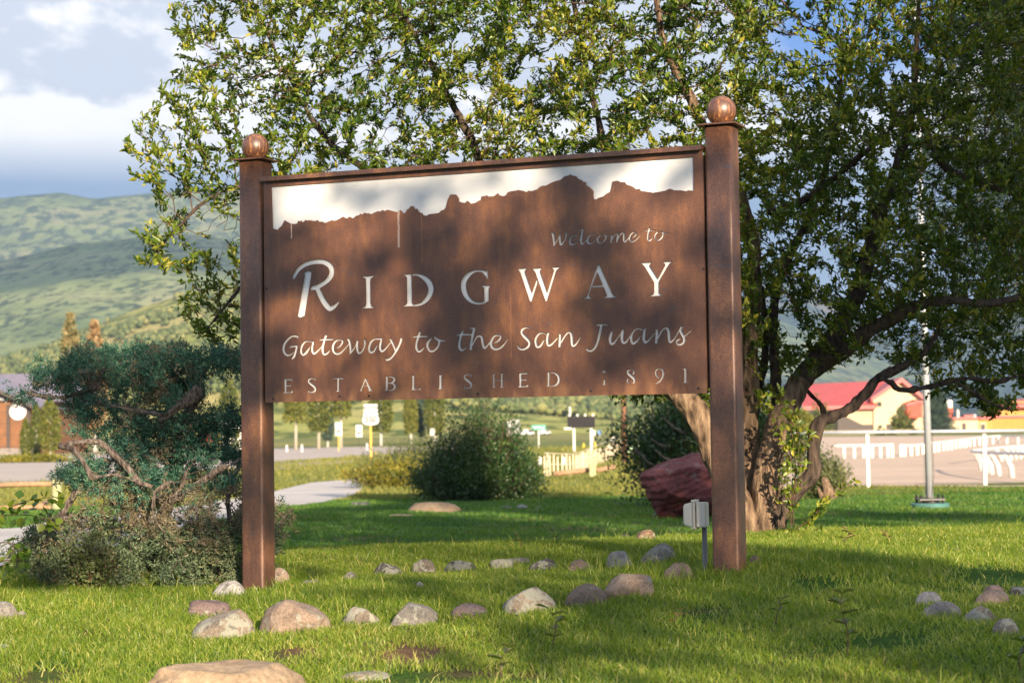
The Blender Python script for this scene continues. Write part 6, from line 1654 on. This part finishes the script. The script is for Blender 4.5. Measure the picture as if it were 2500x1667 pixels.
# ------------------------------------------------------------------ right-hand buildings
def buildings_right():
    d_ = 400.0; s = d_ / F
    b = at_base(2200, 1054, d_); t = empty('red_roofed_building', b, 'large cream building with a red metal gable roof beyond the racetrack', 'building')
    def lx(px): return (px - 2200) * s
    def lz(py, px=2200): return P(px, py, d_).z - b.z
    MB().prism([(lx(2134), 0), (lx(2256), 0), (lx(2256), lz(972)), (lx(2201), lz(927)), (lx(2134), lz(968))], 0, 26).build('gable_wall', m_cream, t)
    MB().quad_box((lx(2085), 9, lz(985) / 2), (100 * s, 17, lz(985))).build('side_wing', m_tan, t)  # both wings: the cream wall's shade is painted in as darker tan
    MB().quad_box((lx(2030), 8, lz(1000) / 2), (60 * s, 14, lz(1000))).build('shaded_wing', m_tan, t)
    def slab(pts, th, mat, nm):
        m = MB(); m.v += pts + [(x, y, z - th) for x, y, z in pts]; n = len(pts)
        m.f += [tuple(range(n)), tuple(range(2 * n - 1, n - 1, -1))] + [(i, i + n, (i + 1) % n + n, (i + 1) % n) for i in range(n)]; return m.build(nm, mat, t)
    ap = lz(922)
    slab([(lx(2201), -1.5, ap), (lx(2262), -1.5, lz(974)), (lx(2262), 27, lz(974)), (lx(2201), 27, ap)], .9, m_redroof, 'roof')
    m_roofL = slab([(lx(2201), -1.5, ap), (lx(2126), -1.5, lz(970)), (lx(2126), 27, lz(970)), (lx(2201), 27, ap)], .9, m_redroof, 'roof')
    # long wing roof running left: ridge high, eave low, seen face-on
    wr = slab([(lx(1960), -1, lz(988)), (lx(2138), -1, lz(988)), (lx(2195), 12, lz(926)), (lx(1975), 12, lz(932))], .8, m_redroof, 'wing_roof')
    for i in range(24):
        a = i / 23; x0_ = lx(1960) + (lx(2138) - lx(1960)) * a; x1_ = lx(1975) + (lx(2195) - lx(1975)) * a
        MB().bar((x0_, -1, lz(988) + .1), (x1_, 12, lz(926 + 6 * (1 - a)) + .1), .14, .2).build('roof_seam', m_redroof, wr, fix=False)
    for (a, b_, c_, e_) in [(2142, 979, 2155, 992), (2143, 1036, 2155, 1045), (2187, 1036, 2192, 1044)]:
        w = MB().quad_box((lx((a + c_) / 2), -.05, (lz(b_) + lz(e_)) / 2), ((c_ - a) * s, .2, lz(b_) - lz(e_))).build('window', m_tan, t)
        MB().quad_box((lx((a + c_) / 2), -.18, (lz(b_) + lz(e_)) / 2), ((c_ - a - 3) * s, .1, lz(b_) - lz(e_) - 2 * s)).build('pane', m_glass, w)
    MB().quad_box((lx(2171), -.05, lz(1052) / 2 + lz(1035) / 2), (13 * s, .2, lz(1035) - lz(1052))).build('door', m_trimdark, t)
    MB().quad_box((lx(2225), -2.0, lz(1002)), (36 * s, 4, lz(984) - lz(1021))).build('red_bay', m_redwall, t)
    for i in range(7): MB().quad_box((lx(2210 + i * 5), -4.08, lz(1002)), (.12, .1, lz(986) - lz(1019))).build('batten', m_redroof, t)
    slab([(lx(2205), -4.4, lz(986)), (lx(2230), -4.4, lz(979)), (lx(2254), -4.4, lz(981)), (lx(2254), 0, lz(978)), (lx(2230), 0, lz(976)), (lx(2205), 0, lz(984))], .5, m_redroof, 'bay_roof')
    MB().quad_box((lx(2225), -3, lz(1052)), (60 * s, 1.0, .9)).build('base_course', m_redwall, t)
    # stair in front of the shaded wing
    MB().prism([(lx(2040), 0), (lx(2125), 0), (lx(2125), lz(1035)), (lx(2100), lz(1035)), (lx(2060), lz(1015)), (lx(2040), lz(1015))], -3, -1).build('stair', m_trimdark, t)
    b2 = at_base(2440, 1054, d_); t2 = empty('orange_building', b2, 'low orange and cream building with a red flat roof edge at the right', 'building')
    def l2(px): return (px - 2440) * s
    def z2(py, px=2440): return P(px, py, d_).z - b2.z
    for (a, c_, top, mat) in [(2318, 2389, 1020, m_cream), (2389, 2425, 1022, m_orange), (2425, 2640, 1018, m_orange)]:
        MB().quad_box((l2((a + c_) / 2), 6, z2(top) / 2), ((c_ - a) * s, 12, z2(top))).build('wall', mat, t2)
    for (a, c_, top) in [(2316, 2391, 1018), (2389, 2428, 1018), (2427, 2640, 1015)]:
        MB().quad_box((l2((a + c_) / 2), 5.8, z2(top + 2)), ((c_ - a) * s, 12.8, 5.5 * s)).build('roof_edge', m_redroof, t2)
    for i in range(22): MB().quad_box((l2(2428 + i * 6), -.06, z2(1040)), (.10, .1, z2(1022) - z2(1052))).build('board', m_orange, t2)
    MB().quad_box((l2(2354), -.05, z2(1041)), (9 * s, .2, z2(1032) - z2(1051))).build('door', m_trimdark, t2)
    w = MB().quad_box((l2(2400), -.05, z2(1040)), (15 * s, .2, z2(1030) - z2(1050))).build('window', m_cream, t2); MB().quad_box((l2(2400), -.2, z2(1041)), (10 * s, .1, z2(1035) - z2(1048))).build('pane', m_trimdark, w)
    MB().prism([(l2(2450), z2(1016)), (l2(2640), z2(1016)), (l2(2640), z2(975)), (l2(2450), z2(982))], 2, 10).build('upper_wall', m_orange, t2)
    m = MB(); m.v += [(l2(2440), 0, z2(986)), (l2(2640), 0, z2(994)), (l2(2640), 11, z2(968)), (l2(2446), 11, z2(976))]; m.v += [(x, y, z - .6) for x, y, z in m.v[:4]]
    m.f += [(0, 1, 2, 3), (7, 6, 5, 4), (0, 4, 5, 1), (1, 5, 6, 2), (2, 6, 7, 3), (3, 7, 4, 0)]; m.build('upper_roof', m_redroof, t2)
    ch = MB().quad_box((l2(2334), 6, z2(1006)), (15 * s, 2, z2(994) - z2(1020))).build('chimney', m_redwall, t2); MB().quad_box((l2(2334), 6, z2(984)), (13 * s, 1.8, z2(974) - z2(994))).build('vent_cage', m_pipe, ch)
    MB().tube([(l2(2348), 3, z2(1018)), (l2(2348), 3, z2(1002)), (l2(2348), 3, z2(997))], [.3, .3, .1], 8).build('vent_pipe', m_whitepaint, t2)
    MB().tube([(l2(2389), 3, z2(1018)), (l2(2389), 3, z2(1010))], .3, 8).build('vent_pipe', m_whitepaint, t2)
    MB().quad_box((l2(2372), 3, z2(1014)), (22 * s, 2, 5 * s)).build('roof_unit', m_redroof, t2)
    # low dark hedge line / retaining wall in front
    b3 = at_base(2200, 1072, 330); s3 = 330 / F
    o = MB().quad_box((0, 0, .35), (250 * s3, 1.0, .7)).build('retaining_wall', m_tan, None, loc=Vector((P(2130, 1070, 330).x, 330, hz(0, 330)))); tagc(o, 'low tan retaining wall in front of the cream building', 'wall')
    b4 = P(2290, 1054, 340); spruce('blue_spruce', 'blue-grey conical spruce in front of the red bay', (b4.x, 340, hz(0, 340) - .2), 8.0, 3.1, m_bluespruce, 22, 12, .5, .10, 31, lo=.03, npj=10, droop=.15)
    for lab, px, hh in [('small round green tree by the cream gable wall', 2203, 5.0), ('small rounded tree at the left end of the red-roofed building', 2000, 7.0), ('rounded green tree behind the low orange building', 2405, 5.6)]:
        p = P(px, 1055, 345 if px < 2400 else 430)
        shrub('small_tree', lab, 'tree', (p.x, p.y, hz(p.x, p.y)), 1.7 if px != 2000 else 2.5, 1.4, hh if px == 2000 else hh, m_fartree, 50, 40, .45, .3, ball=True, stem_r=.1, tint=(.6, .25))
    for lab, px in [('low yellow-green bush beside the racetrack building drive, left', 2178), ('low yellow-green bush before the red bay', 2232), ('small dark bush below the cream wall', 2150)]:
        p = P(px, 1072, 300); shrub('bush', lab, 'bush', (p.x, 300, hz(p.x, 300)), .95, .7, 1.0, m_gshrub if px != 2150 else m_shrub, 30, 30, .25, .15, ball=True, stem_r=.03, tint=(.7, .2))
buildings_right()

# ------------------------------------------------------------------ far and middle-distance trees
def poplar(label, px, base_y, top_y, d_, w_px, mat, name='cottonwood_tree', n=120, per=46, group=None, trunk=True, tint=(.5, .25), trunkmat=m_whitepaint, lo=.12):
    b = at_base(px, base_y, d_); h = P(px, top_y, d_).z - b.z; w = w_px / F * d_ / 2
    t = empty(name, b, label, 'tree', group)
    MB().tube([(0, 0, -.2), (.05, 0, h * .4), (0, 0, h * .9)], [max(.12, h * .022), h * .014, h * .004], 7).build('trunk', trunkmat, t, smooth=True)
    m = n * per; z = RNG.uniform(lo, 1, m) ** .9; prof = np.interp(z, [lo, .3, .6, .85, 1], [.55, .95, .9, .55, .08])
    a = RNG.uniform(0, 6.28, m); r = np.sqrt(RNG.uniform(.15, 1, m)) * prof * w
    p = np.stack([np.cos(a) * r, np.sin(a) * r, z * h], 1)
    nn = np.array([mnoise.noise(Vector(q) * (3.2 / w) + b) for q in p]); k = nn > -.18; p, nn = p[k], nn[k]; m = len(p)
    ll = max(.16, h * .035)
    leaf_obj('foliage', leaves(p, rand_unit(m) + np.array([0, 0, .3]), RNG.uniform(.7, 1.3, m) * ll, RNG.uniform(.5, .8, m) * ll, simple=True), np.clip(tint[0] + nn * .9 + RNG.normal(0, tint[1] * .7, m), 0, 1), mat, t)
    return t
TR = 'cottonwoods and poplars beyond the road'
m_paletrunk = plain('pale_trunk', (.42, .38, .30), .8, 0, .1)
poplar('narrow cottonwood with pale trunk just right of the left sign post', 722, 1090, 900, 190, 62, m_fartree, tint=(.75, .25), trunkmat=m_paletrunk, lo=.3, group=TR)
poplar('dense upright poplar second from the left sign post', 778, 1088, 890, 195, 60, m_fartree, tint=(.5, .25), trunkmat=m_paletrunk, lo=.18, group=TR)
poplar('dark narrow conifer wedged behind the second poplar', 800, 1086, 960, 215, 34, m_bluespruce, tint=(.3, .2), lo=.1, group=TR)
poplar('sparse cottonwood with forked white trunk left of the route shield', 832, 1088, 870, 200, 58, m_fartree, n=90, tint=(.65, .25), trunkmat=m_paletrunk, lo=.3, group=TR)
poplar('tall green poplar right behind the route shield', 930, 1086, 900, 230, 66, m_fartree, tint=(.55, .25), lo=.15, group=TR)
poplar('slim golden poplar between the route shield and the shrub', 1003, 1084, 930, 240, 38, m_fartree, tint=(.85, .2), lo=.15, group=TR)
poplar('dark slim tree right of the golden poplar', 1028, 1082, 940, 250, 28, m_bluespruce, tint=(.4, .2), lo=.1, group=TR)
poplar('broad green poplar behind the left of the central shrub', 1062, 1084, 915, 240, 56, m_fartree, tint=(.6, .25), lo=.12, group=TR)
poplar('leafy young tree with pale trunk right of the brown building', 122, 1105, 972, 130, 62, m_fartree, tint=(.68, .25), trunkmat=m_paletrunk, lo=.14)
poplar('slender dark green tree next to the round badge', 88, 1103, 985, 140, 30, m_fartree, tint=(.35, .25), lo=.05, n=70)
poplar('thin reddish young tree in front of the building wall', 62, 1100, 1025, 140, 30, m_fartree, tint=(.5, .3), lo=.05, n=50)
poplar('pale golden conifer rising behind the juniper', 172, 1080, 768, 210, 60, m_goldtree, name='golden_conifer', n=60, tint=(.45, .3), lo=.1)
poplar('orange-brown dying conifer rising behind the juniper', 232, 1080, 788, 205, 66, m_browntree, name='dying_conifer', n=60, tint=(.55, .3), lo=.1)
poplar('green tree beyond the juniper near the left post', 560, 1085, 930, 230, 70, m_fartree, tint=(.5, .25), lo=.1)
for i, (px, ty) in enumerate([(1960, 1000), (1895, 985)]):
    poplar(['bright green tree glimpsed between crabapple stems, right', 'bright green tree glimpsed between crabapple stems, left'][i], px, 1085, ty, 120, 80, m_fartree, tint=(.8, .2), lo=.05)
q = P(90, 1102, 125)
shrub('flower_bed', 'strip of yellow-green bushes along the road before the brown building', 'bushes', (q.x - .4, 125, hz(q.x, 125)), 2.6, .8, .62, m_yshrub, 160, 26, .22, .12, ball=True, tint=(.35, .25), stem_r=.01)
q = P(650, 1062, 260)

# ------------------------------------------------------------------ trees behind the camera (outside the frame) that shade the place
def shade_tree(name, label, base, clumps, trunk_r, mat=m_fartree, leaf=.11, dens=900, limbs=None):
    b = Vector((base[0], base[1], hz(*base))); t = empty(name, b, label, 'tree')
    top = max(c[2] + c[5] for c in clumps); cxm = sum(c[0] for c in clumps) / len(clumps) - b.x; cym = sum(c[1] for c in clumps) / len(clumps) - b.y
    mb = MB(); mb.tube([(0, 0, -.3), (0, 0, top * .3), (cxm * .3 + .7, cym * .3 - .4, top * .5)], [trunk_r, trunk_r * .8, trunk_r * .3], 10)
    pts = []
    for (x, y, z, rx, ry, rz, k) in clumps:
        q = (x - b.x, y - b.y, z - b.z)
        jx, jy = cxm * .5 + 1.2, -.8
        mb.tube([(jx * .6, jy * .5, top * .45), ((q[0] + jx) / 2 + .4, (q[1] + jy) / 2 - .3, (q[2] + top * .55) / 2), q], [.035, .018, .006], 5)
        n = int(k * math.pi * rx * rx / (leaf * leaf * .45)) + 3
        nc = max(4, n // 14); cen = rand_unit(nc) * (RNG.uniform(0, 1, nc) ** .4)[:, None] * np.array([rx, ry, rz]) * .85 + np.array(q)
        idx = RNG.integers(0, nc, n); pts.append(cen[idx] + RNG.normal(size=(n, 3)) * rx * .15)
    mb.build('trunk', m_bark_dark, t, smooth=True)
    p = np.concatenate(pts); m = len(p)
    leaf_obj('foliage', leaves(p, rand_unit(m), RNG.uniform(.7, 1.3, m) * leaf, RNG.uniform(.6, .9, m) * leaf, simple=True), np.clip(RNG.normal(.45, .25, m), 0, 1), mat, t)
def shadow_clump(px, py, d_, D_, r, k=1.0, rz=None, z=None):
    """crown clump on the sun ray through a place in the scene, D_ metres behind the camera"""
    p = P(px, py, d_) if d_ else G(px, py)
    kk = (p.y + D_) / -SD.y
    q = p + SD * kk
    return (q.x, q.y, q.z, r, r, rz or r * .8, k)
CL = []
# dapple over the sign
for (px, py, r) in [(720, 590, .19), (790, 600, .16), (690, 490, .14), (800, 480, .12), (960, 600, .19), (1030, 560, .16), (990, 480, .12), (1165, 600, .21), (1165, 700, .23), (1140, 790, .18), (1150, 870, .18), (1185, 945, .16), (1330, 520, .20), (1345, 600, .17),
                    (1390, 470, .15), (1425, 690, .19), (1435, 780, .18), (1480, 870, .20), (1455, 945, .17), (1625, 690, .13), (1650, 880, .12), (1385, 640, .14), (700, 770, .13), (740, 860, .12), (860, 690, .11), (980, 930, .13), (1560, 530, .11), (1650, 500, .12), (1060, 440, .12),
                    (1310, 410, .11), (1205, 460, .11), (1060, 680, .12), (900, 840, .10), (1560, 790, .10), (1040, 800, .11), (880, 430, .14), (1120, 470, .10), (700, 510, .12), (1560, 430, .10)]:
    q_ = shadow_clump(px, py, 9.6, 7.5 + RNG.uniform(-1.0, 1.0), r, 3.0); CL.append(q_)
for (px, py, d_, r, k) in [(615, 460, 10, .25, 1.6), (605, 600, 10, .3, 1.8), (600, 760, 10, .3, 1.8), (605, 880, 10, .25, 1.6), (610, 1150, 10, .3, 1.8), (612, 1260, 10, .3, 1.8), (1765, 500, 9.2, .18, 1.2), (1765, 640, 9.2, .2, 1.3), (1770, 1000, 9.2, .2, 1.3), (1770, 1180, 9.2, .2, 1.2), (1750, 800, 9.2, .16, 1.1)]:
    CL.append(shadow_clump(px, py, d_, 8 + RNG.uniform(-1, 1), r, k))
# juniper upper part
for (px, py, r) in [(200, 900, .7), (350, 900, .7), (480, 900, .7), (250, 1050, .7), (400, 1080, .7), (520, 1080, .6), (150, 1000, .5), (80, 1380, .4), (200, 1460, .4), (100, 1200, .4)]:
    CL.append(shadow_clump(px, py, 11, 8, r * .55, 1.3))
shade_tree('shade_tree', 'leafy tree behind the viewer casting the dappled shade', (8.2, -8.5), CL, .22, leaf=.10)
CL2 = []
# solid shade over the lower lawn, central shrub, boulder, right crown of the crabapple
for (px, py, d_, r) in [(1100, 1150, 31, 1.0), (1230, 1080, 31, 1.0), (1280, 1170, 31, 1.0), (1650, 1150, 30, 1.2), (1600, 1050, 32, 1.1), (1000, 1240, 0, 1.0), (1300, 1210, 0, 1.2), (1500, 1225, 0, 1.2), (700, 1260, 0, .9), (850, 1250, 0, .9), (2100, 1262, 0, 1.0), (2350, 1262, 0, 1.0)]:
    CL2.append(shadow_clump(px, py, d_ or None, 15 + RNG.uniform(-2, 2), r, 3.2))
for (px, py, r) in [(1900, 760, .9), (2050, 700, .9), (2200, 650, 1.0), (2350, 600, 1.1), (2500, 500, 1.1), (2450, 300, 1.0), (2400, 800, .9), (2200, 850, .9), (1950, 500, .8), (2250, 450, .9), (2500, 750, 1.0), (2500, 100, 1.0), (2550, -100, 1.1), (2000, 900, .5), (1900, 1000, .3), (2150, 950, .8), (2380, 950, .8)]:
    CL2.append(shadow_clump(px, py, 12.3, 15 + RNG.uniform(-2, 2), r * .95, 2.8))
shade_tree('shade_tree', 'tall dense tree to the right behind the viewer shading the lawn', (17, -17), CL2, .55, leaf=.20, dens=520)
CL3 = []
for (px, py, r, k) in [(1450, 1480, .17, 1.3), (1560, 1490, .19, 1.5), (1680, 1500, .19, 1.6), (1790, 1475, .14, 1.7), (1880, 1500, .14, 1.8), (1960, 1530, .14, 1.8), (2050, 1560, .15, 1.7), (2150, 1588, .14, 1.7), (2260, 1606, .13, 1.7), (2370, 1626, .13, 1.7), (2470, 1642, .13, 1.6),
                       (1900, 1348, .11, 1.5), (1980, 1358, .11, 1.5), (2060, 1370, .11, 1.5), (2150, 1378, .11, 1.5), (2250, 1386, .11, 1.5), (2350, 1396, .11, 1.5), (2450, 1402, .12, 1.5), (1250, 1565, .2, .8), (1400, 1580, .2, .8), (1100, 1610, .2, .7), (1560, 1560, .2, .9), (950, 1440, .18, .9),
                       (1080, 1430, .18, 1.0), (760, 1405, .15, .9), (860, 1450, .14, .8), (1230, 1420, .15, .8), (1700, 1340, .2, 1.0), (1320, 1460, .13, 1), (1450, 1440, .14, 1), (1140, 1490, .12, .9), (60, 1425, .22, 1.5), (1500, 1365, .14, 1.2), (1340, 1640, .2, .7), (1620, 1620, .22, .6)]:
    CL3.append(shadow_clump(px, py, None, 6.5 + RNG.uniform(-1, 1), r * 1.12, k * 1.5))
shade_tree('shade_tree', 'smaller spreading tree behind the viewer whose boughs shade the near grass', (7.0, -6.5), CL3, .16, leaf=.10)
